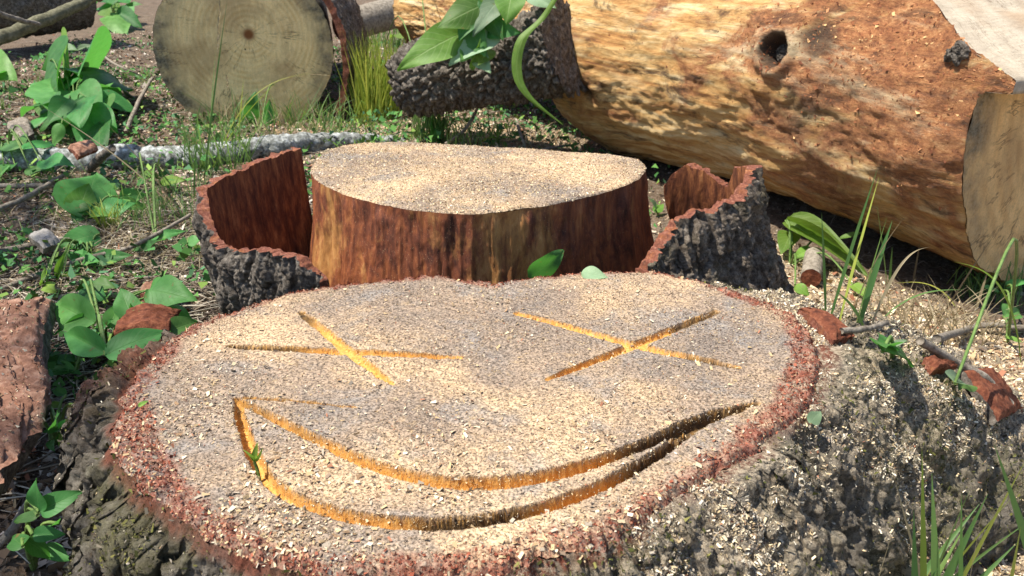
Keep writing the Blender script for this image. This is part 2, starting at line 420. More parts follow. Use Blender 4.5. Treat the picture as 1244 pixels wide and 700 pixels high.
M = dict(
    face=m_sawn_face(), flank=m_bark_flank(), side=m_red_wood(),
    bark=m_dark_bark(), bark_blue=m_dark_bark('ridged_bark', (1.08, 1.02, 0.95), 0.2), inner=m_inner_bark(), logwood=m_log_wood(),
    end_olive=m_end_grain('log_end_grain', (0.86, 0.66, 0.33), (0.66, 0.43, 0.16), 300.0),
    end_brown=m_end_grain('brown_log_end', (0.78, 0.50, 0.22), (0.60, 0.34, 0.13), 140.0),  # tan-brown sawn wood of the log ends
    notch=m_end_grain('notch_face', (0.45, 0.385, 0.30), (0.30, 0.245, 0.185), 60.0),
    grey_bark=m_plain_bark('grey_branch_bark', (0.10, 0.085, 0.065), (0.23, 0.20, 0.16), (0.36, 0.32, 0.27), 60, (1, 1, 1)),
    lichen=m_plain_bark('lichen_bark', (0.035, 0.034, 0.026), (0.20, 0.21, 0.20), (0.58, 0.61, 0.62), 44),
    twig=m_plain_bark('twig_bark', (0.10, 0.08, 0.06), (0.21, 0.18, 0.145), (0.36, 0.32, 0.27), 80),
    green_twig=m_plain_bark('mossy_stick_bark', (0.05, 0.045, 0.028), (0.13, 0.125, 0.075), (0.24, 0.22, 0.15), 50),
    slab_red=m_plain_bark('red_bark_slab', (0.10, 0.045, 0.028), (0.24, 0.12, 0.078), (0.40, 0.25, 0.18), 44),
    orange=m_plain_bark('fresh_bark', (0.06, 0.018, 0.010), (0.15, 0.045, 0.022), (0.27, 0.105, 0.055), 90),
    stone=m_plain_bark('pale_stone', (0.16, 0.15, 0.14), (0.26, 0.245, 0.23), (0.36, 0.34, 0.32), 60),
    leaf=m_leaf('shade_toned_leaf', (0.045, 0.20, 0.050), (0.08, 0.29, 0.080), (0.14, 0.50, 0.05)),  # copy for shaded leaves, the cooler green is in the colour itself
    leaf_sun=m_leaf('sun_toned_leaf', (0.085, 0.21, 0.030), (0.14, 0.29, 0.055), (0.28, 0.55, 0.04), (0.34, 0.46, 0.18)),  # copy for sunlit leaves, sun brightness and yellow put into the colour
    leaf_pale=m_leaf('pale_leaf_back', (0.20, 0.34, 0.20), (0.28, 0.42, 0.26), (0.25, 0.5, 0.08), (0.36, 0.5, 0.30)),
    stem=m_plain_bark('green_stem', (0.07, 0.13, 0.03), (0.12, 0.20, 0.05), (0.18, 0.26, 0.08), 60, rough=0.5),
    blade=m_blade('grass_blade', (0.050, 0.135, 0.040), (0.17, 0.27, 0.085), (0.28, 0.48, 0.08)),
    blade_y=m_blade('sun_toned_yellow_grass', (0.14, 0.26, 0.03), (0.46, 0.46, 0.10), (0.55, 0.60, 0.08)),  # yellower grass, with sunlight also put into the blade colour
    straw=m_blade('dry_grass', (0.20, 0.155, 0.09), (0.42, 0.36, 0.23), (0.35, 0.28, 0.14)),
    chips=m_chips(), litter=m_chips('litter_bits'), ground=m_ground(),
)

# ================================================================ ground
def ground_z(x, y):
    x = np.asarray(x, float); y = np.asarray(y, float)
    z = 0.07 * sstep(2.0, 3.8, y) + 0.25 * sstep(4.5, 12, y)
    z = z + 0.020 * fbm(V3(x * 1.7, y * 1.7), 3, 11) * sstep(-0.5, 0.6, np.abs(x) + y * 0.2) + 0.014 * fbm(V3(x * 9, y * 9), 3, 5)
    z = z + 0.008 * fbm(V3(x * 30, y * 30), 2, 8)
    z = z + 0.06 * sstep(-0.55, -1.1, x) * sstep(1.6, 1.0, y)
    z = z - 0.035 * np.exp(-(((x - 1.37) * -0.848 + (y - 2.10) * -0.53 - 0.15) / 0.22) ** 2) * sstep(1.2, 2.2, y)
    return z - 0.01
def grow(a, b, step, far, g=1.18):
    mid = np.arange(a, b, step); L = []; R = []
    d = step; v = a
    while v > -far: d *= g; v -= d; L.append(v)
    d = step; v = mid[-1]
    while v < far: d *= g; v += d; R.append(v)
    return np.array(L[::-1] + list(mid) + R)
gx = grow(-2.6, 2.4, 0.0125, 120); gy = grow(0.3, 4.8, 0.0125, 160)
GX, GY = np.meshgrid(gx, gy, indexing='ij')
GZ = ground_z(GX, GY)
def dust_amount(x, y):
    d = sstep(0.25, 0.75, x) * sstep(3.6, 2.0, y)
    d = np.maximum(d, sstep(1.0, 2.2, x - 0.25 * y + 0.6) * 0.9)
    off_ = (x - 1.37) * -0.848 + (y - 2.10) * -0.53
    d = d * np.maximum(sstep(0.28, 0.50, off_), sstep(-0.3, -0.9, off_))  # no sawdust along the log: dark litter here also stands in for its shadow
    d = np.maximum(d, 0.75 * np.exp(-((x + 0.35) ** 2 / 0.5 + (y - 3.5) ** 2 / 0.3)))
    return d
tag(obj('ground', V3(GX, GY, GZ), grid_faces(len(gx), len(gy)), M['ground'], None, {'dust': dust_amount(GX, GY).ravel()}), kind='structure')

# ================================================================ front stump with the carved face
TOPZ = 0.30
rim_px = [(600, 341), (640, 336), (690, 330), (800, 330), (880, 345), (950, 372), (985, 400), (1000, 440), (990, 480), (962, 512), (900, 547), (830, 592),
          (760, 637), (640, 677), (500, 697), (400, 693), (290, 672), (222, 622), (160, 580), (138, 530), (150, 470), (190, 420), (240, 388), (330, 361), (430, 341), (520, 335), (570, 338)]
SC = at(575, 490, TOPZ)[:2]
rim_w = np.array([at(x, y, TOPZ)[:2] for x, y in rim_px]) - SC
ra = np.arctan2(rim_w[:, 1], rim_w[:, 0]); rr = np.hypot(rim_w[:, 0], rim_w[:, 1])
o_ = np.argsort(ra); ra, rr = ra[o_], rr[o_]
ra3 = np.concatenate([ra - 2 * np.pi, ra, ra + 2 * np.pi]); rr3 = np.tile(rr, 3)
NT = 1200
TH = np.linspace(-np.pi, np.pi, NT, endpoint=False)
R0 = np.interp(TH, ra3, rr3)
ker = np.hanning(41); ker /= ker.sum()
R0 = np.convolve(np.concatenate([R0[-20:], R0, R0[:20]]), ker, 'valid')
ring = V3(np.cos(TH), np.sin(TH), 0)
R1 = R0 + 0.014 * fbm(ring * 4, 3, 2) + 0.012 * fbm(ring * 20, 4, 4, 0.6)          # ragged bark edge
def polyw(pts): return np.array([at(x, y, TOPZ)[:2] for x, y in pts])
def smooth_poly(pts, n=60):
    p = np.array(pts, float); t = np.linspace(0, len(p) - 1, n)
    out = []
    for tt in t:
        i = min(int(tt), len(p) - 2); f = tt - i
        a, b, c, d = p[max(i - 1, 0)], p[i], p[i + 1], p[min(i + 2, len(p) - 1)]
        out.append(0.5 * ((2 * b) + (c - a) * f + (2 * a - 5 * b + 4 * c - d) * f * f + (3 * b - a - 3 * c + d) * f ** 3))
    return np.array(out)
GROOVES = [  # polyline (pixels), kerf width m at start / middle / end, depth, which carving
    ([(279, 421), (400, 427), (560, 434)], (0.011, 0.017, 0.012), 0.0095, 1),
    ([(366, 380), (420, 424), (477, 467)], (0.013, 0.016, 0.010), 0.0095, 1),
    ([(628, 380), (765, 418), (897, 447)], (0.011, 0.017, 0.013), 0.0095, 2),
    ([(871, 378), (770, 420), (665, 460)], (0.013, 0.016, 0.011), 0.0095, 2),
    (smooth_poly([(287, 484), (340, 511), (420, 551), (500, 577), (580, 587), (680, 575), (780, 540), (850, 507), (922, 489)], 70), (0.010, 0.022, 0.012), 0.0185, 3),
    (smooth_poly([(288, 486), (296, 520), (318, 570), (355, 603), (430, 628), (540, 636), (640, 622), (735, 588), (800, 550), (850, 515), (905, 496)], 70), (0.011, 0.019, 0.012), 0.0190, 3),
    ([(296, 483), (350, 486), (432, 495)], (0.0055, 0.0040, 0.0025), 0.010, 3),
]
NRr = 270
rho = np.linspace(0.004, 1, NRr)
rad = rho[None, :] * R1[:, None]
TX = SC[0] + np.cos(TH)[:, None] * rad; TY = SC[1] + np.sin(TH)[:, None] * rad
P2 = np.stack([TX, TY], -1)
jit = 0.0005 * pnoise(V3(TX * 160, TY * 160), 3) + 0.0015 * pnoise(V3(TX * 70, TY * 70), 6)
groove = np.zeros_like(TX); which = np.zeros(TX.shape, int); depth = np.zeros_like(TX)
for pts, w3, dep, idx in GROOVES:
    q = polyw(pts)
    if len(q) == 3: q = np.array([q[0] + (q[1] - q[0]) * t for t in np.linspace(0, 1, 5)] + [q[1] + (q[2] - q[1]) * t for t in np.linspace(0.2, 1, 5)])
    best = np.full(TX.shape, 9.0); tb = np.zeros(TX.shape)
    for j in range(len(q) - 1):
        a, b = q[j], q[j + 1]; ab = b - a
        t = np.clip(((P2 - a) @ ab) / (ab @ ab), 0, 1)
        d = np.hypot(TX - a[0] - t * ab[0], TY - a[1] - t * ab[1])
        m = d < best
        best[m] = d[m]; tb[m] = ((j + t) / (len(q) - 1))[m]
    w = np.interp(tb, [0, 0.06, 0.5, 0.9, 1], [w3[0] * 0.7, w3[0], w3[1], w3[2], w3[2] * 0.4])
    g = sstep(w / 2 + 0.0016, w / 2 - 0.0016, best + jit)
    m = g > groove
    which[(g > 0.25) & m] = idx
    dd = dep * np.interp(tb, [0, 0.05, 0.9, 1], [0.5, 1, 1, 0.3])
    depth = np.maximum(depth, g * dd); groove = np.maximum(groove, g)
edge_m = (1 - rho)[None, :] * R1[:, None]
ang = TH[:, None]
rim_wid = 0.009 + 0.020 * np.exp(-((np.abs(ang) - 2.95) / 0.35) ** 2) + 0.006 * np.exp(-((ang - 1.6) / 0.9) ** 2) + 0.034 * np.exp(-((ang - 0.15) / 0.45) ** 2) + 0.010 * np.exp(-((ang + 2.7) / 0.5) ** 2) + 0.010 * np.exp(-((ang + 1.5) / 0.9) ** 2) + 0.016 * fbm(V3(TX * 14, TY * 14), 3, 9)
rim = sstep(rim_wid + 0.014, rim_wid - 0.006, edge_m)
lump = sstep(0.5, 0.95, rim)
SZ = TOPZ + 0.003 * fbm(V3(TX * 6, TY * 6), 3, 1) + 0.0012 * fbm(V3(TX * 90, TY * 90), 2, 7) - depth
SZ = SZ + 0.0011 * np.sin((TX * 0.55 + TY * 0.83 + 0.02 * fbm(V3(TX * 3, TY * 3), 2, 14)) * 380) * np.clip(0.3 + fbm(V3(TX * 5, TY * 5), 2, 15), 0, 1) * (1 - groove)
SZ = SZ + lump * (0.009 * fbm(V3(TX * 45, TY * 45), 4, 12, 0.6) - 0.001)
SZ = SZ - 0.010 * sstep(0.012, 0.0, edge_m) ** 2
kerf_darkf = np.clip(1.2 * fbm(V3(TX * 9, TY * 9), 2, 21) - 0.1, 0, 1) + sstep(0.09, 0.15, TX) * 1.3 + np.exp(-((TX + 0.03) / 0.06) ** 4) * sstep(0.70, 0.67, TY) * 1.2
kerf_darkf = np.clip(kerf_darkf, 0, 1) * (which == 3) + (which == 1) * (sstep(-0.25, -0.31, TX) + sstep(1.13, 1.17, TY)) * 1.2 + (which == 2) * sstep(0.215, 0.235, TX) * 1.2
verts = V3(TX, TY, SZ).reshape(-1, 3)
attrs = dict(groove=sstep(0.03, 0.22, groove).ravel(), rim=(rim * (1 - groove)).ravel(), kerf_dark=np.clip(kerf_darkf, 0, 1).ravel())
faces = grid_faces(NT, NRr, True)
wf = which.reshape(-1)[faces].max(1)
rf = rim.reshape(-1)[faces].mean(1)
cls = np.where(wf > 0, wf, np.where(rf > 0.5, 4, 0))
stump = thing('tree_stump', 'large foreground stump, top carved with two X eyes and a wide smile', 'stump', (SC[0], SC[1], 0))
STUMP_TRI = []
cen = V3(SC[0], SC[1], SZ[:, 0].mean()).reshape(1, 3)
for c_, nm in ((0, 'cut_face'), (1, 'eye_carving'), (2, 'eye_carving'), (3, 'mouth_carving'), (4, 'bark_rim')):
    v_, f_, a_ = compact(verts, faces[cls == c_], attrs)
    if c_ == 0:   # close the tiny hole at the pith
        hub = np.where(np.hypot(v_[:, 0] - SC[0], v_[:, 1] - SC[1]) < 0.0042)[0]
        hub = hub[np.argsort(np.arctan2(v_[hub, 1] - SC[1], v_[hub, 0] - SC[0]))][::12]
        o = link(nm, make_mesh(nm, v_, [f_, hub[None, :]], a_), M['face'], stump)
    else:
        o = obj(nm, v_, f_, M['face'], stump, a_)
    if nm == 'mouth_carving': o['label'] = 'wide smiling mouth of two curved saw cuts with orange fresh wood'
    if nm == 'eye_carving': o['label'] = 'crossed saw cuts forming an X eye'
# flank of the stump with root flares
NV = 150
vv = np.linspace(0, 1, NV)
gs = lambda a, c, w: np.exp(-((np.angle(np.exp(1j * (a - c)))) / w) ** 2)
ext = 0.085 + 0.56 * gs(TH, math.radians(27), math.radians(21)) + 0.15 * gs(TH, math.radians(-30), math.radians(24)) + 0.03 * gs(TH, math.radians(-80), 0.4) \
    + 0.05 * gs(TH, math.radians(168), 0.13) + 0.02 * gs(TH, math.radians(-150), 0.35) - 0.05 * gs(TH, math.radians(95), 0.8)
pw = 1.0 + 1.6 * gs(TH, math.radians(168), 0.22) + 0.35 * gs(TH, math.radians(-26), 0.4) + 0.45 * gs(TH, math.radians(27), 0.3)
radF = R1[:, None] + ext[:, None] * vv[None, :] ** 0.92
zF = (TOPZ - 0.010) - (TOPZ + 0.05) * vv[None, :] ** pw[:, None]
FX = SC[0] + np.cos(TH)[:, None] * radF; FY = SC[1] + np.sin(TH)[:, None] * radF
fv = V3(FX, FY, zF)
du = np.roll(fv, -1, 0) - np.roll(fv, 1, 0); dv = np.gradient(fv, axis=1)
fn = np.cross(dv, du); fn /= np.linalg.norm(fn, axis=-1)[..., None] + 1e-9
fn *= np.sign((fn[..., 0] * np.cos(TH)[:, None] + fn[..., 1] * np.sin(TH)[:, None] + fn[..., 2] * 0.5))[..., None]
q = V3(FX * 1.0, FY * 1.0, zF * 0.55)
fur = V3(TH[:, None] * 9.0 + 0 * FX, vv[None, :] * (1.5 + 8 * ext[:, None]), 0.7)
dis = 0.030 * fbm(q * 8, 3, 31) + 0.020 * fbm(fur, 4, 33, 0.62, True) + 0.010 * fbm(q * 45, 3, 35, 0.6, True) + 0.007 * fbm(q * 120, 3, 36, 0.65) + (0.016 - 0.011 * sstep(-0.3, 0.1, FX)) * (sstep(0.02, 0.32, worley(q * np.array([26, 26, 15.0]) + 0.5 * fbm(q * 20, 2, 37)[..., None], 38)) - 0.7)
dis = dis * (1 - 0.15 * sstep(-0.1, 0.2, FX))
fv = fv + fn * (dis * sstep(0.0, 0.10, vv)[None, :])[..., None]
moss = np.clip(0.58 + 0.9 * fbm(V3(FX * 4, FY * 4, zF * 4), 3, 41), 0, 1) * (1 - 0.4 * gs(TH, math.radians(30), 0.3))[:, None]
dust = np.clip(fn[..., 2] * 1.9 - 0.30 + 1.1 * fbm(q * 5, 3, 44), 0, 1) * sstep(-0.25, 0.05, FX)
red = sstep(0.055, 0.015, vv)[None, :] * np.ones_like(FX)
red = np.maximum(red, (gs(TH, math.radians(166), 0.14)[:, None] * sstep(0.55, 0.3, vv)[None, :])) * np.clip(0.7 + fbm(q * 14, 3, 45), 0, 1)
FA = dict(moss=moss.ravel(), dust=dust.ravel(), red=red.ravel())
obj('bark', fv, grid_faces(NT, NV, True)[:, ::-1], M['flank'], stump, FA)
FLANK = (fv.reshape(-1, 3), grid_faces(NT, NV, True)[:, ::-1], dust.ravel())

def to_px(p):
    d = p[:, 1] * _c - (p[:, 2] - CAMH) * _s; u = p[:, 1] * _s + (p[:, 2] - CAMH) * _c
    return np.stack([CX + FPX * p[:, 0] / d, CY - FPX * u / d, p[:, 1], p[:, 2]], -1)
FLPX = to_px(fv.reshape(-1, 3)[::2])

# ================================================================ second stump behind it
TOP2 = 0.34
rim2_px = [(378, 205), (385, 192), (410, 178), (450, 172), (520, 174), (600, 180), (680, 184), (740, 187), (775, 192), (785, 203), (775, 216), (745, 228),
           (700, 240), (640, 251), (575, 258), (510, 254), (450, 243), (405, 228), (384, 217)]
S2 = at(585, 212, TOP2)[:2]
w2 = np.array([at(x, y, TOP2)[:2] for x, y in rim2_px]) - S2
a2 = np.arctan2(w2[:, 1], w2[:, 0]); r2 = np.hypot(w2[:, 0], w2[:, 1]); o_ = np.argsort(a2); a2, r2 = a2[o_], r2[o_]
N2 = 700; T2 = np.linspace(-np.pi, np.pi, N2, endpoint=False)
Q0 = np.interp(T2, np.concatenate([a2 - 2 * np.pi, a2, a2 + 2 * np.pi]), np.tile(r2, 3))
k2 = np.hanning(25); k2 /= k2.sum(); Q0 = np.convolve(np.concatenate([Q0[-12:], Q0, Q0[:12]]), k2, 'valid')
ring2 = V3(np.cos(T2), np.sin(T2), 0)
Q0 = Q0 + 0.004 * fbm(ring2 * 9, 3, 51)
stump2 = thing('tree_stump', 'lower bark-free stump with flat sunlit top right behind the carved one', 'stump', (S2[0], S2[1], 0))
rh = np.linspace(0.01, 1, 120)
X2 = S2[0] + np.cos(T2)[:, None] * rh * Q0[:, None]; Y2 = S2[1] + np.sin(T2)[:, None] * rh * Q0[:, None]
Z2 = TOP2 + 0.0035 * fbm(V3(X2 * 12, Y2 * 12), 3, 53) + 0.0015 * fbm(V3(X2 * 80, Y2 * 80), 2, 54) - 0.004 * sstep(0.985, 1, rh)[None, :]
top2_v = V3(X2, Y2, Z2).reshape(-1, 3)
f2 = grid_faces(N2, 120, True)
zero = np.zeros(len(top2_v))
link('cut_face', make_mesh('cut_face', top2_v, [f2, (np.arange(N2)[::10] * 120)[None, :]], dict(groove=zero, rim=zero, kerf_dark=zero)), M['face'], stump2)
v2 = np.linspace(0, 1, 110)
fl2 = 0.05 + 0.07 * gs(T2, math.radians(0), 0.5) + 0.02 * gs(T2, math.radians(180), 0.5)
rs = Q0[:, None] + fl2[:, None] * v2[None, :] ** 1.6 + 0.016 * fbm(V3(np.cos(T2)[:, None] * 5, np.sin(T2)[:, None] * 5, v2[None, :] * 0.8), 3, 55) * sstep(0, 0.08, v2)[None, :]
rs = rs + 0.005 * fbm(V3(np.cos(T2)[:, None] * 9, np.sin(T2)[:, None] * 9, v2[None, :] * 6), 4, 58, 0.6) * sstep(0, 0.1, v2)[None, :] + 0.006 * fbm(V3(np.cos(T2)[:, None] * 20, np.sin(T2)[:, None] * 20, v2[None, :] * 1.5), 3, 57) * sstep(0, 0.05, v2)[None, :]
gold2 = np.exp(-((np.angle(np.exp(1j * (T2 - math.radians(-76)))) / 0.45) ** 2))[:, None] + 0.8 * np.exp(-((np.angle(np.exp(1j * (T2 - math.radians(-168)))) / 0.25) ** 2))[:, None]
sz2 = (TOP2 - 0.004) * (1 - v2)[None, :] - 0.06 * v2[None, :] + 0 * rs
obj('trunk_side', V3(S2[0] + np.cos(T2)[:, None] * rs, S2[1] + np.sin(T2)[:, None] * rs, sz2), grid_faces(N2, 110, True)[:, ::-1], M['side'], stump2, dict(gold=(gold2 + 0 * rs).ravel()))

# ================================================================ loose bark: closed curved slabs
def slab(name, P, thick, outer_mat, inner_mat, parent, outward, amp=0.006, freq=40.0, seed=0, outer_name='outer_bark', inner_name='inner_bark', stretch=(1, 1, 0.5), taper=0.4, plate=0.0):
    """P (nu,nv,3) = the inner surface; the outer one lies 'thick' along 'outward' normals, rough like bark"""
    nu, nv = P.shape[:2]
    du = np.gradient(P, axis=0); dv = np.gradient(P, axis=1)
    n = np.cross(du, dv); n /= np.linalg.norm(n, axis=-1)[..., None] + 1e-9
    n *= np.sign(np.sum(n * outward, -1))[..., None]
    st = np.array(stretch)
    Pi = P + n * (0.35 * amp * fbm(P * st * freq * 1.2, 3, seed + 5))[..., None]
    eu = np.minimum(np.linspace(0, 1, nu), np.linspace(1, 0, nu))[:, None]; ev = np.minimum(np.linspace(0, 1, nv), np.linspace(1, 0, nv))[None, :]
    tk = thick * (1 - taper * (1 - sstep(0, 0.12, np.minimum(eu, ev)))) 
    Po = P + n * (tk * (1 + 0.35 * fbm(P * 14, 3, seed + 8)) + amp * fbm(P * st * freq, 5, seed, 0.62, True) + 0.35 * amp * fbm(P * freq * 3.2, 3, seed + 9, 0.6, True))[..., None]
    if plate: Po = Po + n * (plate * (sstep(0.02, 0.30, worley((P + 0.01 * np.stack([fbm(P * 25, 2, seed + q_) for q_ in (1, 2, 3)], -1)) * st * freq * 1.1, seed)) - 0.7))[..., None]
    f = grid_faces(nu, nv)
    # inner face plus the broken edge all round
    loop = [(i, 0) for i in range(nu)] + [(nu - 1, j) for j in range(1, nv)] + [(i, nv - 1) for i in range(nu - 2, -1, -1)] + [(0, j) for j in range(nv - 2, 0, -1)]
    li = np.array([i * nv + j for i, j in loop])
    base = nu * nv
    ev_ = Po.reshape(-1, 3)[li]; iv_ = Pi.reshape(-1, 3)[li]
    midv = (ev_ + iv_) / 2 + 0.009 * np.stack([fbm(ev_ * 45, 3, seed + 60 + k_) for k_ in range(3)], -1)
    allv = np.concatenate([Pi.reshape(-1, 3), iv_, midv, ev_])
    L = len(li); k = np.arange(L); k1 = (k + 1) % L
    e1 = np.stack([base + k, base + k1, base + L + k1, base + L + k], -1)
    e2 = np.stack([base + L + k, base + L + k1, base + 2 * L + k1, base + 2 * L + k], -1)
    edge = np.concatenate([np.zeros(base), np.ones(3 * L)])
    a = obj(outer_name, Po, f, outer_mat, parent)
    b = obj(inner_name, allv, np.concatenate([f, e1, e2]), inner_mat, parent, dict(edge=edge))
    return a, b
def resample(pts, n):
    p = np.array(pts, float); d = np.concatenate([[0], np.cumsum(np.linalg.norm(np.diff(p, axis=0), axis=1))])
    t = np.linspace(0, d[-1], n)
    return np.stack([np.interp(t, d, p[:, i]) for i in range(p.shape[1])], -1)
def shell(name, label, tops, flare, thick, seed, jag, mats):
    """tops: (px, py, distance) of the upper edge, running round the stump; falls to the ground"""
    T = np.array([atD(*t) for t in tops])
    T = resample(T, 320); T[1:-1] = (T[:-2] + T[1:-1] * 2 + T[2:]) / 4
    T[:, 2] += jag * fbm(V3(np.arange(320) * 0.05, seed), 4, seed, 0.65)
    ctr = np.array([S2[0], S2[1], 0])
    rd = T - ctr; rd[:, 2] = 0; rd /= np.linalg.norm(rd, axis=1)[:, None]
    w = np.linspace(0, 1, 130)[None, :]
    P = T[:, None, :] * np.ones((1, 130, 1))
    P = P + rd[:, None, :] * (flare * w ** 1.5)[..., None]
    P[..., 2] = T[:, 2:3] * (1 - w) + (-0.03) * w
    o = thing(name, label, 'bark', (T[:, 0].mean(), T[:, 1].mean(), 0))
    dirs = (P - ctr) * np.array([1, 1, 0])
    slab(name, P, thick, mats[0], mats[1], o, dirs, 0.016, 30.0, seed, stretch=(1, 1, 0.20), plate=0.013)
    return o
shell('bark_shell', 'curved bark shell left of the flat stump, red-brown inside', [(366, 180, 2.00), (318, 196, 1.90), (272, 217, 1.79), (255, 227, 1.75), (251, 236, 1.73), (256, 262, 1.69),
      (268, 292, 1.64), (290, 302, 1.58), (318, 301, 1.53), (345, 303, 1.49), (372, 312, 1.46), (400, 342, 1.43)], -0.05, 0.017, 61, 0.014, (M['bark'], M['inner']))
shell('bark_shell', 'ragged grey-black bark shell between the flat stump and the big log', [(772, 330, 1.42), (790, 302, 1.45), (812, 268, 1.49), (848, 256, 1.53), (884, 243, 1.60), (902, 222, 1.67),
      (907, 200, 1.74), (892, 204, 1.80), (884, 226, 1.84), (858, 212, 1.88), (834, 203, 1.91), (815, 213, 1.93), (806, 228, 1.94)], 0.15, 0.020, 64, 0.022, (M['bark_blue'], M['inner']))

# ================================================================ big debarked log
LA = math.radians(32.0)
LD = np.array([-math.sin(LA), math.cos(LA), 0.0]); LN = np.array([-math.cos(LA), -math.sin(LA), 0.0])
LE = np.array([1.37, 2.10, 0.0]); LL = 3.3
NTl, NLl = 420, 520
tl = np.linspace(-0.12, LL, NLl); th = np.linspace(0, 2 * np.pi, NTl, endpoint=False)
def log_r(t):
    return 0.43 - 0.03 * sstep(0.2, 1.0, t) + 0.035 * np.exp(-((t - 1.55) / 0.22) ** 2) - 0.12 * sstep(1.68, 1.86, t) + 0.02 * np.exp(-((t - 0.05) / 0.15) ** 2)
TT, PH = np.meshgrid(tl, th, indexing='ij')
unit = V3(np.cos(PH), np.sin(PH), 0)
gr = V3(np.cos(PH) * 0.42, np.sin(PH) * 0.42, TT)
RL = log_r(TT) + 0.028 * fbm(V3(np.cos(PH) * 1.6, np.sin(PH) * 1.6, TT * 1.9), 3, 71)
RL = RL + 0.014 * fbm(gr * np.array([9, 9, 4]), 4, 73) + 0.0085 * fbm(gr * np.array([38, 38, 16]), 4, 75, 0.6)
CZ = 0.42
def log_point(px, py):
    """where the sight line meets the nominal trunk"""
    d = ray(px, py); o = np.array([0, 0, CAMH]) - LE - np.array([0, 0, CZ])
    up = np.array([0, 0, 1.0])
    da = np.array([d @ LN, d @ up]); oa = np.array([o @ LN, o @ up])
    A = da @ da; B = 2 * da @ oa; C = oa @ oa - 0.41 ** 2
    s = (-B - math.sqrt(max(B * B - 4 * A * C, 0))) / (2 * A)
    h = o + s * d
    return h @ LD, math.atan2(h @ up, h @ LN)
def knot_field(px, py, sig):
    t0, p0 = log_point(px, py)
    dp = np.angle(np.exp(1j * (PH - p0))) * 0.42
    d_ = np.hypot((TT - t0), dp)
    return d_ * (1 + 0.45 * fbm(gr * 14, 3, 78)) + 0.006 * fbm(gr * 45, 3, 76), t0, p0
dk, kt, kp = knot_field(950, 63, 0)
dk2, kt2, kp2 = knot_field(1178, 74, 0)
dk3, kt3, kp3 = knot_field(1000, 50, 0)
dk4, _, _ = knot_field(716, 113, 0)
RL = RL + 0.035 * np.exp(-(dk / 0.13) ** 2) - 0.060 * sstep(0.046, 0.022, dk) + 0.012 * np.exp(-((dk - 0.055) / 0.018) ** 2)
RL = RL - 0.02 * np.exp(-(dk3 / 0.05) ** 2) + 0.018 * np.exp(-(dk2 / 0.05) ** 2) - 0.03 * np.exp(-(dk4 / 0.022) ** 2)
darkm = np.clip(sstep(0.058, 0.036, dk) + 0.9 * sstep(0.075, 0.02, dk3) + 0.8 * sstep(0.025, 0.012, dk4), 0, 1)
# dark stained run below the knot
t5, p5 = log_point(985, 140)
darkm = np.maximum(darkm, 0.75 * np.exp(-((TT - t5) / 0.11) ** 2 - ((np.angle(np.exp(1j * (PH - p5))) * 0.42) / 0.12) ** 2) * np.clip(0.6 + 1.2 * fbm(gr * np.array([10, 10, 7]), 4, 77), 0, 1))
t6, p6 = log_point(1080, 90)
redm = np.exp(-((TT - t6) / 0.40) ** 2 - ((np.angle(np.exp(1j * (PH - p6))) * 0.42) / 0.26) ** 2)
redm = np.maximum(redm, 0.8 * np.exp(-((TT - kt) / 0.2) ** 2 - ((np.angle(np.exp(1j * (PH - kp))) * 0.42) / 0.16) ** 2))
LV = LE + np.array([0, 0, CZ]) + TT[..., None] * LD + RL[..., None] * (np.cos(PH)[..., None] * LN + np.sin(PH)[..., None] * np.array([0, 0, 1.0]))
LV[..., 2] -= 0.02 * sstep(1.7, 2.2, TT)
LV[..., 2] += 0.05 * sstep(1.0, 3.0, TT)
log = thing('fallen_log', 'thick debarked golden-brown log with a dark knot hole, lying across the back', 'log', (LE[0] + LD[0] * 1.2, LE[1] + LD[1] * 1.2, 0))
# the butt was sawn twice: below OZ the end face stands back, above it a lip overhangs and slopes away upwards
OZ, OT, NK, LIP = 0.500, 0.065, 0.52, 0.028
def tcut(z):
    return np.where(z < OZ, 0.0, np.where(z < OZ + LIP, -OT, -OT + (z - OZ - LIP) / NK))
hh = tcut(LV[..., 2]) - ((LV - LE) @ LD) + 0.003 * fbm(V3(PH * 8, TT * 8), 2, 79)
kf = (hh <= 0).reshape(-1); hf = hh.reshape(-1)
fl = np.concatenate([grid_faces(NLl, NTl, False), np.stack([np.arange(NLl - 1) * NTl + NTl - 1, (np.arange(NLl - 1) + 1) * NTl + NTl - 1, (np.arange(NLl - 1) + 1) * NTl, np.arange(NLl - 1) * NTl], -1)])
lvf = LV.reshape(-1, 3).copy()
cnt = kf[fl].sum(1)
mixed = fl[(cnt > 0) & (cnt < 4)]
mv = np.unique(mixed[~kf[mixed]])
lvf[mv] += np.minimum(hf[mv], 0.012)[:, None] * LD
fk = fl[cnt > 0]
v_, f_, a_ = compact(lvf, fk, dict(grain=gr.reshape(-1, 3), dark=darkm.ravel(), red=redm.ravel()))
obj('trunk', v_, f_[:, ::-1], M['logwood'], log, a_)
TRUNK = (v_, f_, a_)
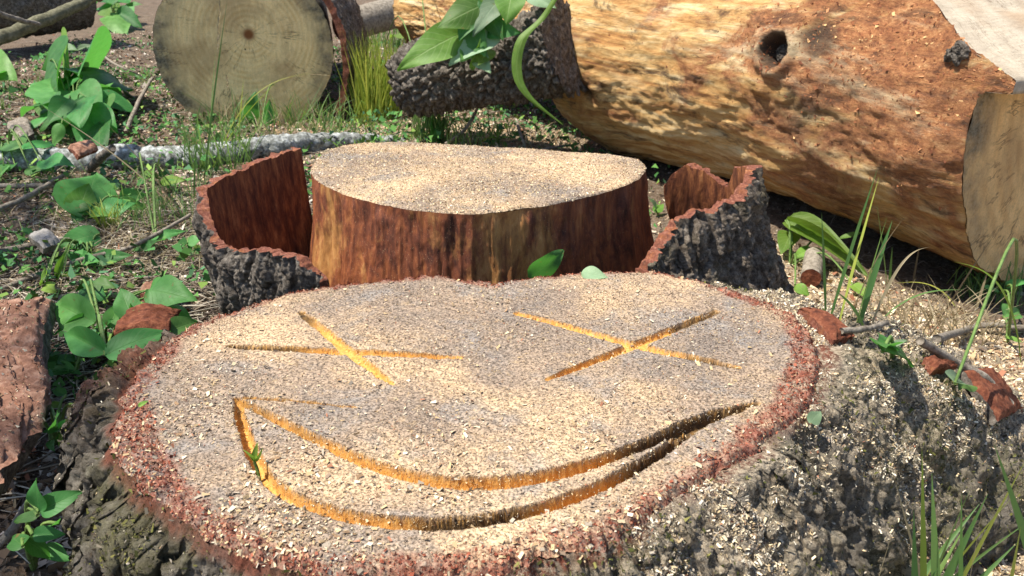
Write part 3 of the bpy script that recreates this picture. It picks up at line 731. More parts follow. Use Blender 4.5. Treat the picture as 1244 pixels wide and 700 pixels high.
def end_disc(C, ax1, ax2, ring_r, ths, zmax=None, n=60, pith=(0, 0), rough=0.003, seed=0, normal=None):
    rho_ = np.linspace(0.01, 1, n)
    r_ = rho_[None, :] * ring_r[:, None]
    a = r_ * np.cos(ths)[:, None]; b = r_ * np.sin(ths)[:, None]
    if zmax is not None: b = np.minimum(b, zmax)
    P = C + a[..., None] * ax1 + b[..., None] * ax2
    P = P + (rough * fbm(V3(a * 30, b * 30), 3, seed))[..., None] * normal
    radial = np.hypot(a - pith[0], b - pith[1])
    edge = sstep(0.72, 0.93, rho_)[None, :] * (0.6 + 0.4 * np.sin(ths * 2 + 1.0))[:, None]
    sp_ = np.maximum(radial, 1e-4)
    at_ = dict(spoke=V3((a - pith[0]) / sp_, (b - pith[1]) / sp_, radial * 0.8).reshape(-1, 3), radial=radial.ravel(), edge=edge.ravel(), pith=sstep(0.035, 0.012, radial).ravel(), grain=V3(a, b, 0).reshape(-1, 3))
    return P, at_
C0 = LE + np.array([0, 0, CZ])
i0 = int(np.argmin(abs(tl)))
P, at_ = end_disc(C0 - LD * 0.001, LN, np.array([0, 0, 1.0]), RL[i0] - 0.001, th, OZ - CZ - 0.001, 60, (-0.05, 0.03), 0.003, 81, -LD)
link('end_face', make_mesh('end_face', P, [grid_faces(NTl, 60, True), (np.arange(NTl)[::10] * 60)[None, :]], at_), M['end_brown'], log)
# underside of the lip, the lip and the sloping sawn face as one sheet of rows across the trunk
prof = [(t, OZ) for t in np.linspace(0.0, -OT, 8)] + [(-OT, OZ + LIP * k) for k in (0.3, 0.65, 1.0)] + [(-OT + d, OZ + LIP + NK * d) for d in np.linspace(0.01, 0.75, 90)]
rows = []; rt = []
for t, z in prof:
    i = int(np.clip(np.searchsorted(tl, t), 0, NLl - 1))
    sec = LV[i] - LE; aa = sec @ LN; zz = sec[:, 2]; cr = []
    for j in range(NTl):
        j2 = (j + 1) % NTl
        if (zz[j] - z) * (zz[j2] - z) < 0:
            f = (z - zz[j]) / (zz[j2] - zz[j]); cr.append(aa[j] + f * (aa[j2] - aa[j]))
    if len(cr) < 2: break
    x = np.linspace(min(cr) + 0.001, max(cr) - 0.001, 70)
    rows.append(LE + t * LD + x[:, None] * LN + np.array([0, 0, z - 0.002]) + np.array([0, 0, 1]) * (0.007 * fbm(V3(x * 5, t * 22, 0.5), 3, 83))[:, None])
    rt.append(t)
NP = np.array(rows); nr = NP.shape[0]
a_x = np.tile(np.linspace(-0.4, 0.4, 70), (nr, 1)); a_y = np.tile(np.array(rt)[:, None], (1, 70))
obj('sloped_cut', NP, grid_faces(nr, 70), M['notch'], log, dict(spoke=V3(a_x * 9, a_y * 1.5, 0).reshape(-1, 3), radial=np.hypot(a_x, a_y * 0.3).ravel(), edge=np.zeros(nr * 70), pith=np.zeros(nr * 70), grain=V3(a_y * 2, a_x, 0).reshape(-1, 3)))
# far end
PF, aF = end_disc(LE + np.array([0, 0, CZ + 0.03]) + LD * (LL + 0.001), LN, np.array([0, 0, 1.0]), RL[-1], th, None, 30, (0, 0), 0.002, 85, LD)
link('end_face', make_mesh('end_face', PF, [grid_faces(NTl, 30, True), (np.arange(NTl)[::10] * 30)[None, :]], aF), M['end_brown'], log)
# dead black branch knots standing out of the trunk
def knot(t0, p0, r, h, seed):
    nrm = math.cos(p0) * LN + math.sin(p0) * np.array([0, 0, 1.0])
    i = np.argmin(abs(tl - t0)); j = np.argmin(abs(np.angle(np.exp(1j * (th - p0)))))
    C = LV[i, j]
    t1 = LD; t2 = np.cross(nrm, t1)
    u = np.linspace(0, 2 * np.pi, 40, endpoint=False); w = np.linspace(0.02, 1, 22)
    U, W = np.meshgrid(u, w, indexing='ij')
    hgt = h * (1 - W ** 4) - 0.010
    Pk = C + (r * W * np.cos(U))[..., None] * t1 + (r * W * np.sin(U) * 0.85)[..., None] * t2 + hgt[..., None] * nrm
    Pk = Pk + (0.016 * fbm(Pk * 60, 4, seed, 0.65, True))[..., None] * nrm + (0.5 * r * W * fbm(V3(np.cos(U) * 2, np.sin(U) * 2, 0), 3, seed + 1))[..., None] * (np.cos(U)[..., None] * t1 + np.sin(U)[..., None] * t2)
    return link('knot', make_mesh('knot', Pk, [grid_faces(40, 22, True), (np.arange(40) * 22)[None, :]]), M['bark'], log)
knot(kt2, kp2, 0.028, 0.016, 87)
knot(kt, kp, 0.034, 0.022, 88)

# ================================================================ round timber lying about
def tube(path, radii, n=16, amp=0.0, freq=30.0, seed=0, cap=True, ecc=None):
    """closed tapered tube round a path; returns verts, face lists, ring frames"""
    P = np.asarray(path, float); m = len(P)
    radii = np.broadcast_to(np.asarray(radii, float), (m,)) if np.ndim(radii) == 0 else np.interp(np.linspace(0, 1, m), np.linspace(0, 1, len(radii)), radii)
    T = np.gradient(P, axis=0); T /= np.linalg.norm(T, axis=1)[:, None]
    up = np.array([0, 0, 1.0]) if abs(T[0, 2]) < 0.9 else np.array([1.0, 0, 0])
    A = np.cross(T, up); A /= np.linalg.norm(A, axis=1)[:, None] + 1e-9
    B = np.cross(A, T)
    ph = np.linspace(0, 2 * np.pi, n, endpoint=False)
    D = np.cos(ph)[None, :, None] * A[:, None] + np.sin(ph)[None, :, None] * B[:, None]
    R = radii[:, None] * np.ones((1, n))
    V = P[:, None] + D * R[..., None]
    if amp: V = V + D * (amp * fbm(V * freq, 4, seed, 0.6, True))[..., None]
    f = [grid_faces(m, n)]
    f.append(np.stack([np.arange(m - 1) * n + n - 1, (np.arange(m - 1) + 1) * n + n - 1, (np.arange(m - 1) + 1) * n, np.arange(m - 1) * n], -1))
    f = [np.concatenate(f)[:, ::-1]]
    if cap:
        f.append(np.arange(n)[None, :]); f.append(((m - 1) * n + np.arange(n))[None, ::-1])
    return V, f, (P, A, B, T, R)
def timber(name, label, cat, p0, p1, r0, r1, mat, end_mat=None, amp=0.01, freq=30, seed=0, n=120, m=160, bow=0.0, ring_pith=(0.0, 0.0), grp=None):
    p0 = np.array(p0); p1 = np.array(p1)
    t = np.linspace(0, 1, m)[:, None]
    path = p0 + (p1 - p0) * t + np.array([0, 0, 1.0]) * bow * np.sin(np.pi * t)
    V, f, (P, A, B, T, R) = tube(path, [r0, r1], n, amp, freq, seed, cap=False)
    o = thing(name, label, cat, (p0 + p1) / 2 - np.array([0, 0, (r0 + r1) / 2]), grp)
    obj('bark', V, f, mat, o)
    for e, sg in ((0, -1), (m - 1, 1)):
        d = V[e] - P[e]; rr_ = np.linalg.norm(d, axis=1)
        PP, aa = end_disc(P[e] + T[e] * sg * 0.001, A[e], B[e], rr_ * 0.997, np.linspace(0, 2 * np.pi, n, endpoint=False), None, 50, ring_pith, 0.003, seed + 3, T[e] * sg)
        link('end_face', make_mesh('end_face', PP, [grid_faces(n, 50, True), (np.arange(n)[::6] * 50)[None, :]], aa), end_mat or M['end_brown'], o)
    return o
def gpt(px, py, lift=0.0):
    """the ground seen at a pixel, lifted"""
    z = 0.0
    for _ in range(6):
        p = at(px, py, min(z, CAMH - 0.08)); z = float(ground_z(p[0], p[1]))
    near = (px > 960) & (px < 1260) & (py < 560) & (py > 368) & (np.abs(FLPX[:, 0] - px) < 5) & (np.abs(FLPX[:, 1] - py) < 5) & (FLPX[:, 3] > 0.02)
    if near.any():
        c_ = FLPX[near]; j = np.argmin(c_[:, 2])
        if c_[j, 2] < p[1]: z = float(c_[j, 3])
    p = at(px, py, min(z + lift, CAMH - 0.08))
    return p
# sawn round with rings, at the upper left
LC = atD(298, 60, 3.75)
timber('log_section', 'thick sawn log section whose ringed round end faces the camera, upper left', 'log', LC, LC + np.array([-0.42, 1.9, 0.03]), 0.358, 0.37, M['bark'], M['end_olive'], 0.010, 26, 101, 160, 120, ring_pith=(0.02, 0.06))
# bark peeling off beside it
u, v = np.meshgrid(np.linspace(0, 1, 40), np.linspace(0, 1, 60), indexing='ij')
b0 = np.array([LC[0], LC[1] + 0.0, LC[2]])
angb = 0.75 - 1.35 * v
PB = V3(b0[0] + 0.385 * np.cos(angb) + 0.02 * v, b0[1] + 0.05 + u * 0.5, b0[2] + 0.385 * np.sin(angb) - 0.05 * v)
PB[..., 2] = np.maximum(PB[..., 2], 0.02)
bo = thing('bark_slab', 'dark bark slab peeling off the right side of the ringed log section', 'bark', (LC[0] + 0.4, LC[1] + 0.3, 0))
slab('bark_slab', PB, 0.025, M['bark'], M['inner'], bo, PB - LC, 0.02, 22, 103)
# rough barked limb
pA = atD(500, 100, 3.45); pB = atD(690, 62, 3.10)
mid = (pA + pB) / 2
path = smooth_poly([pA + (pA - pB) * 0.02, pA * 0.7 + pB * 0.3 + np.array([0, 0, 0.012]), pA * 0.35 + pB * 0.65 + np.array([0, 0, -0.005]), pB + np.array([0, 0, 0.02])], 150)
Vb, fb, (Pb, Ab, Bb, Tb, Rb) = tube(path, [0.105, 0.125, 0.120, 0.115, 0.125, 0.150], 160, 0.028, 22, 111, cap=False)
Db = Vb - Pb[:, None]; Db /= np.linalg.norm(Db, axis=-1)[..., None]
Vb = Vb + Db * (0.010 * fbm(Vb * 60, 3, 113, 0.6, True) + 0.020 * (sstep(0.02, 0.3, worley(Vb * 26, 114)) - 0.7))[..., None]
limb = thing('broken_limb', 'short limb in thick black scaly bark leaning against the debarked log', 'log', (mid[0], mid[1], 0.05))
obj('bark', Vb, fb, M['bark'], limb)
for e, sg in ((0, -1), (len(Pb) - 1, 1)):
    rr_ = np.linalg.norm(Vb[e] - Pb[e], axis=1)
    PP, aa = end_disc(Pb[e] + Tb[e] * sg * 0.001, Ab[e], Bb[e], rr_ * 0.995, np.linspace(0, 2 * np.pi, 160, endpoint=False), None, 40, (0, 0), 0.012, 115, Tb[e] * sg)
    link('broken_end', make_mesh('broken_end', PP, [grid_faces(160, 40, True), (np.arange(160)[::8] * 40)[None, :]], dict(edge=np.zeros(160 * 40))), M['bark'], limb)
# a far grey branch with a sawn end
timber('sawn_branch', 'smooth grey sawn branch lying behind the sunlit grass', 'branch', atD(417, 33, 5.2), atD(560, -8, 6.1), 0.088, 0.095, M['grey_bark'], M['orange'], 0.004, 40, 121, 60, 60)
# dark mass of a mossy log at the upper left edge
timber('mossy_log', 'dark old log in deep shade at the upper left corner', 'log', atD(-120, 10, 5.6), atD(95, -12, 6.4), 0.26, 0.24, M['bark'], M['inner'], 0.03, 12, 123, 90, 90)
def stick(name, label, pts, r, mat, seed=0, cat='stick', n=10, m=50, amp=0.0015, group=None, twigs=()):
    path = smooth_poly(pts, m)
    path = path + 0.5 * np.mean(r) * np.stack([fbm(V3(np.arange(m) * 0.25, k, seed), 2, seed) for k in range(3)], -1)
    V, f, _ = tube(path, r, n, amp, 60, seed)
    o = link(name, make_mesh(name, V, f), mat)
    return tag(o, label, cat, group)
stick('lichen_stick', 'fallen stick crusted with white lichen in front of the ringed log section', [gpt(-30, 196, 0.02), gpt(100, 196, 0.025), gpt(230, 190, 0.03), gpt(340, 178, 0.03), gpt(420, 172, 0.01), gpt(500, 176, -0.02)], [0.034, 0.040, 0.036, 0.032, 0.026, 0.02], M['lichen'], 131, n=28, m=160, amp=0.014)
stick('bare_stick', 'long olive-brown bare stick slanting across the upper left corner', [atD(-60, 70, 2.7), atD(40, 30, 3.0), atD(125, -8, 3.3)], [0.024, 0.021, 0.017], M['green_twig'], 133, n=14)
stick('bare_stick', 'thin pale twig reaching the slanting stick from the left edge', [atD(-20, 8, 2.75), atD(15, 22, 2.85), atD(48, 30, 2.98)], [0.007, 0.008, 0.006], M['twig'], 134)
stick('dark_stick', 'short dark broken stick poking over the lichen-crusted stick', [gpt(108, 206, 0.02), gpt(122, 192, 0.10), gpt(137, 180, 0.14)], [0.013, 0.014, 0.011], M['bark'], 135)
for i, (lab, pts, r) in enumerate([
    ('grey stick running along the ground under the two shaded leaves', [(75, 362, .02), (110, 362, .03), (140, 360, .03), (165, 358, .02)], .008),
    ('long thin grey stick at the left edge above the red bark slab', [(-20, 312, .02), (40, 298, .03), (85, 290, .03)], .009),
    ('long straw-grey stick crossing the ground left of the bark shell', [(0, 352, .01), (90, 318, .03), (160, 300, .04), (230, 262, .04)], .006),
    ('slim grey stick lying just below the lichen-crusted stick', [(-10, 258, .02), (35, 238, .03), (82, 210, .05)], .008),
    ('slim brown stick parallel to the lichen-crusted stick', [(-10, 226, .02), (60, 226, .02), (120, 228, .03)], .008),
    ('pale split stick lying in front of the ringed log section', [(145, 98, .06), (152, 112, .06), (165, 120, .04)], .007),
    ('crooked grey twig beside the ringed log section', [(153, 160, .02), (168, 125, .10), (185, 95, .12)], .008),
    ('thin twig arching from the bare soil to the shaded leaf cluster', [(112, 58, .04), (140, 78, .08), (172, 92, .03)], .006),
    ('white bleached stick at the lower left corner', [(-8, 668, .02), (18, 640, .04), (38, 605, .06), (48, 590, .05)], .006),
    ('white stick end leaning on the left flank of the carved stump', [(70, 582, .10), (86, 562, .14), (102, 546, .17)], .004),
    ('pale grass-root stick leaning against the left bark shell', [(280, 335, .02), (292, 345, .02), (300, 352, .01)], .008),
    ('pale forked stick in front of the dark gap under the log', [(628, 147, .07), (633, 165, .05), (641, 184, .01)], .006),
    ('long pale twig lying behind the flat stump top', [(655, 182, .02), (680, 178, .04), (702, 175, .03)], .004),
    ('bare curved twig rising from the grass before the scaly limb', [(540, 176, .02), (562, 160, .06), (576, 140, .12), (583, 123, .16)], .006),
    ('dead twig lying on the sawdust beyond the right root', [(1118, 414, .015), (1160, 440, .02), (1200, 462, .02), (1228, 490, .015)], .006),
    ('short twig lying above the small leaf pair on sawdust', [(1022, 402, .01), (1050, 400, .015), (1078, 392, .02)], .004),
    ('crooked brown stick beneath the arched grass at the right', [(1138, 412, .015), (1170, 402, .03), (1200, 395, .02), (1250, 398, .02)], .007),
]):
    stick('stick', lab, [gpt(*p) for p in pts], [r, r * 1.05, r * 0.8], M['twig'], 140 + i, n=8, m=30, amp=0.001)
# little sawn branch end by the sunlit leaves
pc = gpt(985, 338, 0.03)
timber('sawn_branch', 'small sawn branch stub with brown end below the sunlit leaf', 'branch', pc, pc + np.array([0.05, 0.13, 0.012]), 0.024, 0.025, M['grey_bark'], M['orange'], 0.002, 60, 161, 30, 30)

# ---------------------------------------------------------------- flat bark pieces
def bark_piece(name, label, px, z, thick, mat_top, mat_in, seed, curl=0.0, nu=50, nv=40, amp=0.008, freq=40):
    """px: four corners (pixel) of the upper face in order, z: their heights above the world floor"""
    c = [at(p[0], p[1], zz) if zz is not None else gpt(p[0], p[1], 0.012) for p, zz in zip(px, z)]
    u, v = np.meshgrid(np.linspace(0, 1, nu), np.linspace(0, 1, nv), indexing='ij')
    u2 = np.clip(u + 0.05 * fbm(V3(v * 5, seed), 3, seed), -0.2, 1.2); v2 = v + 0.06 * fbm(V3(u * 5, seed + 3), 3, seed + 1)
    P = (1 - u2)[..., None] * ((1 - v2)[..., None] * c[0] + v2[..., None] * c[3]) + u2[..., None] * ((1 - v2)[..., None] * c[1] + v2[..., None] * c[2])
    P[..., 2] += curl * (np.sin(np.pi * np.clip(v, 0, 1)) - 0.3) + 0.012 * fbm(P * 7, 3, seed + 2)
    P[..., 2] -= thick
    o = thing(name, label, 'bark', P.reshape(-1, 3).mean(0) * np.array([1, 1, 0]))
    up = np.zeros_like(P); up[..., 2] = 1
    a, b = slab(name, P, thick, mat_top, mat_in, o, up, amp, freq, seed, 'upper_side', 'broken_edge', (1, 1, 1))
    return o
bark_piece('bark_slab', 'large flat red-brown bark slab at the left edge of the picture', [(-40, 362), (62, 356), (45, 478), (-60, 640)], (0.13, 0.15, 0.16, 0.17), 0.05, M['slab_red'], M['bark'], 171, 0.02, 90, 110, 0.010, 24)
bark_piece('bark_chunk', 'rusty bark chunk tucked under the shaded leaves left of the carved stump', [(150, 408), (172, 372), (192, 372), (196, 404)], (0.12, 0.13, 0.12, 0.13), 0.05, M['orange'], M['inner'], 173, 0.01, 30, 30, 0.012)
bark_piece('bark_chunk', 'narrow red-brown bark chunk between the leaves and the left shell', [(168, 348), (205, 336), (222, 340), (180, 356)], (0.06, 0.06, 0.06, 0.06), 0.04, M['slab_red'], M['inner'], 175, 0.0, 30, 20)
bark_piece('bark_strip', 'orange-brown bark strip lying behind the right rim of the carved stump', [(968, 372), (990, 374), (1036, 404), (1010, 408)], (None, None, None, None), 0.018, M['orange'], M['inner'], 177, 0.006, 30, 24, 0.004, 60)
bark_piece('bark_strip', 'dark bark strip with red edge on the sawdust at the far right', [(1166, 446), (1196, 442), (1236, 486), (1206, 502)], (None, None, None, None), 0.016, M['orange'], M['bark'], 179, 0.006, 40, 24, 0.004, 60)
bark_piece('bark_chunk', 'small red bark chunk beside the leaf pair on the sawdust', [(1118, 434), (1140, 431), (1152, 441), (1130, 446)], (None, None, None, None), 0.016, M['orange'], M['inner'], 181, 0.0, 24, 20)
bark_piece('bark_chunk', 'reddish bark wedge on the grass just behind the flat stump', [(452, 172), (512, 157), (516, 172), (500, 180)], (0.17, 0.19, 0.15, 0.14), 0.08, M['inner'], M['inner'], 183, 0.0, 30, 20)
bark_piece('bark_chunk', 'grey bark chip half under the shaded leaf cluster, upper left', [(8, 148), (32, 140), (40, 160), (14, 168)], (0.12, 0.12, 0.11, 0.11), 0.03, M['twig'], M['bark'], 185, 0.01, 24, 20)
bark_piece('bark_chunk', 'pale grey bark chip on the litter at the left', [(36, 286), (56, 280), (70, 290), (50, 300)], (0.06, 0.06, 0.06, 0.06), 0.02, M['stone'], M['twig'], 187, 0.01, 24, 20)
bark_piece('bark_chunk', 'curled brown bark chip lying on the lichen-crusted stick', [(84, 180), (110, 172), (116, 180), (92, 188)], (0.17, 0.17, 0.16, 0.16), 0.015, M['slab_red'], M['inner'], 189, 0.01, 24, 20)

# ================================================================ leaves and grass
def leaf_mesh(name, length, width, fold, droop, wave, seed, n=15, m=9, teeth=0.0):
    """base at the origin, tip along +x; pointed oval blade folded along its midrib"""
    u = np.linspace(0, 1, n); s = np.linspace(-1, 1, m)
    prof = np.sin(np.pi * np.clip(u, 0, 1) ** 0.72) ** 0.85
    prof = prof * (1 - 0.15 * u)
    prof = np.maximum(prof, 0.015)
    U, S = np.meshgrid(u, s, indexing='ij')
    Y = S * (width / 2) * prof[:, None] * (1 + teeth * np.sin(U * 44) * np.abs(S))
    X = U * length - 0.06 * length * np.abs(S) ** 1.5 * prof[:, None]
    Z = fold * np.abs(Y) - droop * length * U ** 2 + wave * length * np.sin(U * 7 + seed + S * 1.3) * np.abs(S) * 0.5 + droop * length * 0.35 * U
    Z = Z + 0.006 * length * np.cos(U * 52 - np.abs(S) * 16) * (1 - np.abs(S))
    me = make_mesh(name, V3(X, Y, Z), grid_faces(n, m), dict(leaf_uv=V3(U, S, 0).reshape(-1, 3)))
    return me
LEAFV = {}
def leaf_variant(kind, matname):
    key = (kind, matname)
    if key not in LEAFV:
        prm = [(1, 0.62, 0.30, 0.22, 0.05), (1, 0.55, 0.15, 0.32, 0.08), (1, 0.70, 0.10, 0.15, 0.10), (1, 0.48, 0.45, 0.10, 0.04), (1, 0.60, -0.12, 0.25, 0.09), (1, 0.36, 0.35, 0.30, 0.05)][kind % 6]
        me = leaf_mesh('leaf', prm[0], prm[1], prm[2], prm[3], prm[4], kind * 1.7)
        me.materials.append(M[matname])
        LEAFV[key] = me
    return LEAFV[key]
def put_leaf(parent, p0, p1, wid=1.0, roll=0.0, kind=0, mat='leaf', name='leaf', face=(0, -0.55, 1)):
    p0 = np.array(p0, float); p1 = np.array(p1, float)
    x = Vector(p1 - p0); L = x.length; x.normalize()
    upv = Vector(face).normalized()
    y = upv.cross(x)
    if y.length < 0.05: y = Vector((1, 0, 0))
    y.normalize(); z = x.cross(y)
    R = Matrix.Rotation(roll, 3, x)
    y = R @ y; z = R @ z
    Mx = Matrix(((x.x * L, y.x * L * wid, z.x * L, p0[0]), (x.y * L, y.y * L * wid, z.y * L, p0[1]), (x.z * L, y.z * L * wid, z.z * L, p0[2]), (0, 0, 0, 1)))
    o = bpy.data.objects.new(name, leaf_variant(kind, mat))
    COL.objects.link(o)
    if parent is not None:
        o.parent = parent; o.matrix_parent_inverse = Matrix.Translation(parent.location).inverted()
    o.matrix_basis = Mx
    return o
def stem(parent, pts, r, mat='stem', name='stem'):
    V, f, _ = tube(smooth_poly(pts, 14), [r, r * 0.7], 6)
    return obj(name, V, f, M[mat], parent)
def plant(name, label, root, leaves, cat='plant', mat='leaf', group=None, stems=True, lift0=0.0):
    """leaves: (base px, py, lift, tip px, py, lift, width, roll, kind[, material])"""
    R = gpt(root[0], root[1], 0.0) if len(root) == 2 else np.array(root)
    o = thing(name, label, cat, R, group)
    if root[0] < 260:
        rj = random.Random(int(root[0] * 31 + root[1]))
        extra = []
        for lf in leaves:
            if rj.random() < 0.75:
                dx, dy, sc_ = rj.uniform(-26, 26), rj.uniform(-12, 14), rj.uniform(0.45, 0.85)
                bx, by = lf[0] + dx, lf[1] + dy
                extra.append((bx, by, max(lf[2] * 0.7, 0.01), bx + (lf[3] - lf[0]) * sc_ + rj.uniform(-10, 10), by + (lf[4] - lf[1]) * sc_ + rj.uniform(-5, 5), lf[5] * 0.8 + 0.01, lf[6], lf[7] + rj.uniform(-0.4, 0.4), rj.randrange(5)) + ((lf[9],) if len(lf) > 9 else (rj.choice(['leaf', 'leaf', 'leaf_sun']),)))
        leaves = list(leaves) + extra
    for lf in leaves:
        a = gpt(lf[0], lf[1], lf[2]); b = gpt(lf[3], lf[4], lf[5])
        put_leaf(o, a, b, lf[6], lf[7], lf[8], lf[9] if len(lf) > 9 else mat)
        if stems:
            mid = (R + a) / 2 + np.array([0, 0, 0.25 * np.linalg.norm(a - R)])
            stem(o, [R + np.array([0, 0, -0.01]), mid, a], 0.0032)
    return o
plant('leafy_plant', 'large cluster of broad shaded leaves left of the ringed log section', (95, 160), [
    (80, 95, .14, 42, 118, .10, 1.1, .3, 0), (92, 100, .15, 70, 135, .10, 1.1, -.2, 2), (95, 108, .16, 118, 142, .09, 1.0, .2, 0), (100, 98, .18, 150, 78, .16, 1.0, .5, 4),
    (98, 96, .18, 88, 68, .17, 1.1, -.5, 1), (108, 104, .16, 148, 110, .12, 1.0, -.3, 2), (118, 118, .14, 166, 132, .08, 1.1, .0, 0), (70, 122, .12, 18, 128, .08, .9, .3, 1),
    (88, 135, .10, 44, 155, .05, 1.0, .2, 2), (105, 140, .10, 95, 172, .04, 1.1, -.3, 0), (122, 150, .08, 118, 184, .03, 1.0, .4, 2), (75, 150, .09, 60, 180, .03, .9, -.2, 4),
    (58, 88, .14, 46, 122, .12, 1.2, 1.0, 4), (112, 128, .13, 140, 158, .06, 1.0, .3, 4), (84, 120, .15, 58, 146, .1, 1.0, -.4, 0), (104, 118, .16, 92, 150, .1, 1.1, .3, 2)])
plant('leafy_plant', 'green sprig growing at the top edge left of the ringed log section', (140, 34), [
    (136, 8, .10, 102, 12, .09, .9, .2, 1), (138, 10, .10, 168, 14, .07, .8, -.2, 1), (136, 6, .12, 120, -6, .14, .9, .1, 0), (140, 4, .12, 158, -4, .13, .9, .1, 2), (142, 14, .09, 170, 30, .04, .9, .3, 0), (134, 18, .08, 152, 36, .03, 1.0, -.2, 4)])
plant('leafy_plant', 'shaded leaves at the left edge just above the lichen-crusted stick', (10, 190), [
    (30, 178, .08, -14, 168, .07, .8, .1, 1), (28, 182, .08, 68, 168, .08, .7, .2, 1), (18, 200, .04, -10, 215, .02, 1.0, .2, 0), (50, 196, .07, 88, 198, .08, .8, -.1, 2)])
plant('leafy_plant', 'bluish leaf cut off by the left edge near the top', (-4, 120), [(-25, 82, .1, 12, 92, .1, 1.1, .3, 2), (-20, 100, .08, 6, 78, .12, .9, -.3, 4)])
plant('leafy_plant', 'pair of small pale leaves on bare soil below the slanting stick', (60, 76), [(52, 72, .03, 48, 62, .06, .9, .2, 1), (70, 62, .03, 92, 58, .05, .8, 0, 2, 'leaf_pale')])
plant('leafy_plant', 'upright dark leaf with basal leaves below the lichen-crusted stick', (112, 262), [
    (100, 262, .02, 118, 204, .09, 1.25, .5, 2), (110, 252, .03, 84, 256, .03, 1.1, .1, 0), (122, 258, .03, 165, 244, .05, 1.0, .2, 2), (100, 252, .02, 90, 272, .01, .9, 0, 4), (145, 248, .04, 180, 250, .02, 1.0, .4, 0)])
plant('leafy_plant', 'flat pleated leaf and its neighbours on the litter left of the bark shell', (110, 305), [
    (121, 284, .03, 70, 296, .03, 1.2, -.2, 2, 'leaf'), (112, 300, .03, 78, 312, .02, .8, .2, 0), (108, 318, .02, 154, 306, .05, .8, .3, 1), (96, 318, .02, 82, 306, .05, 1.0, 0, 2), (70, 340, .01, 76, 304, .1, .5, .9, 5, 'leaf_sun'), (76, 336, .02, 96, 330, .05, .5, .2, 5, 'leaf_sun')])
plant('leafy_plant', 'small round leaf with feathery sprig beside the left bark shell', (235, 305), [(228, 296, .05, 247, 287, .07, 1.2, 0, 2), (236, 300, .02, 232, 318, .0, .6, .2, 5), (236, 300, .02, 242, 316, .0, .6, -.2, 5)])
plant('leafy_plant', 'narrow leaf among dry grass left of the bark shell', (190, 300), [(180, 292, .03, 225, 276, .05, .55, .2, 1), (196, 224, .03, 222, 216, .05, .8, .2, 0, 'leaf_sun'), (200, 216, .04, 212, 226, .02, 1.0, .2, 2)])
plant('leafy_plant', 'group of broad shaded leaves between red bark slab and carved stump', (130, 430), [
    (116, 392, .13, 60, 366, .14, .9, -.5, 3), (112, 382, .13, 64, 404, .10, .8, .8, 3), (132, 398, .08, 146, 366, .12, 1.0, .5, 0), (160, 386, .09, 145, 348, .14, 1.0, .1, 2), (180, 352, .12, 236, 362, .12, 1.0, .15, 2),
    (185, 360, .10, 232, 378, .09, .7, -.5, 4), (128, 432, .13, 202, 396, .17, 1.0, .15, 1), (130, 430, .13, 72, 400, .13, .6, -.4, 3), (206, 402, .12, 242, 388, .13, 1.2, .5, 0), (92, 438, .05, 46, 436, .06, .9, .3, 2), (110, 345, .06, 140, 348, .06, .9, 0, 2), (90, 452, .04, 46, 446, .04, .6, 0, 0)])
plant('leafy_plant', 'small lobed seedling in the gap beside the red bark slab', (70, 540), [
    (70, 520, .10, 64, 500, .15, .9, .3, 0), (70, 520, .11, 90, 508, .13, .8, -.2, 0), (70, 522, .09, 52, 524, .09, 1.0, .2, 2), (72, 526, .08, 84, 540, .06, .9, .2, 2), (100, 496, .1, 124, 500, .1, 1.0, .2, 4), (80, 480, .06, 62, 472, .06, .9, 0, 0)])
plant('leafy_plant', 'bright leafy seedling at the lower left corner', (40, 690), [
    (48, 622, .17, 98, 596, .19, .95, .3, 0), (48, 620, .17, 40, 584, .20, 1.0, -.3, 2), (46, 626, .15, 14, 632, .14, .8, .2, 2), (40, 650, .12, 78, 648, .12, 1.0, .2, 0), (30, 656, .10, 66, 678, .07, 1.0, -.1, 1), (28, 664, .10, 12, 650, .09, .9, .1, 2)])
plant('leafy_plant', 'sunlit pointed leaves lying before the gap under the big log', (960, 320), [
    (954, 268, .09, 1054, 328, .05, .60, .15, 3, 'leaf_sun'), (956, 266, .11, 1046, 312, .09, .55, -.55, 3, 'leaf_sun'), (962, 282, .06, 950, 304, .03, 1.0, .2, 0, 'leaf_sun'), (985, 302, .05, 965, 312, .03, .9, 0, 2, 'leaf_sun'), (1020, 290, .07, 1048, 280, .09, .5, .1, 1, 'leaf_sun'),
    (1036, 346, .02, 1052, 358, .02, 1.1, .1, 0, 'leaf_sun'), (966, 346, .02, 985, 360, .01, 1.0, .1, 2, 'leaf_sun')], mat='leaf_sun')
plant('leafy_plant', 'small leaf pair on sawdust below the right-hand grass', (1085, 432), [
    (1082, 418, .05, 1070, 410, .06, 1.0, 0, 2), (1084, 420, .05, 1102, 412, .06, .8, .1, 0, 'leaf_pale'), (1072, 428, .03, 1122, 432, .03, .75, -.1, 1), (1080, 424, .05, 1078, 410, .09, .9, .6, 0)])
plant('leafy_plant', 'small leaves at the right edge below the log end', (1225, 415), [(1218, 384, .05, 1244, 374, .06, .8, .1, 0), (1222, 410, .03, 1244, 414, .03, .7, 0, 1, 'leaf_sun'), (1160, 466, .03, 1180, 458, .03, .7, 0, 1, 'leaf_pale'), (1222, 348, .07, 1250, 340, .09, .8, .2, 0), (1214, 356, .05, 1196, 346, .08, .8, .2, 2)])
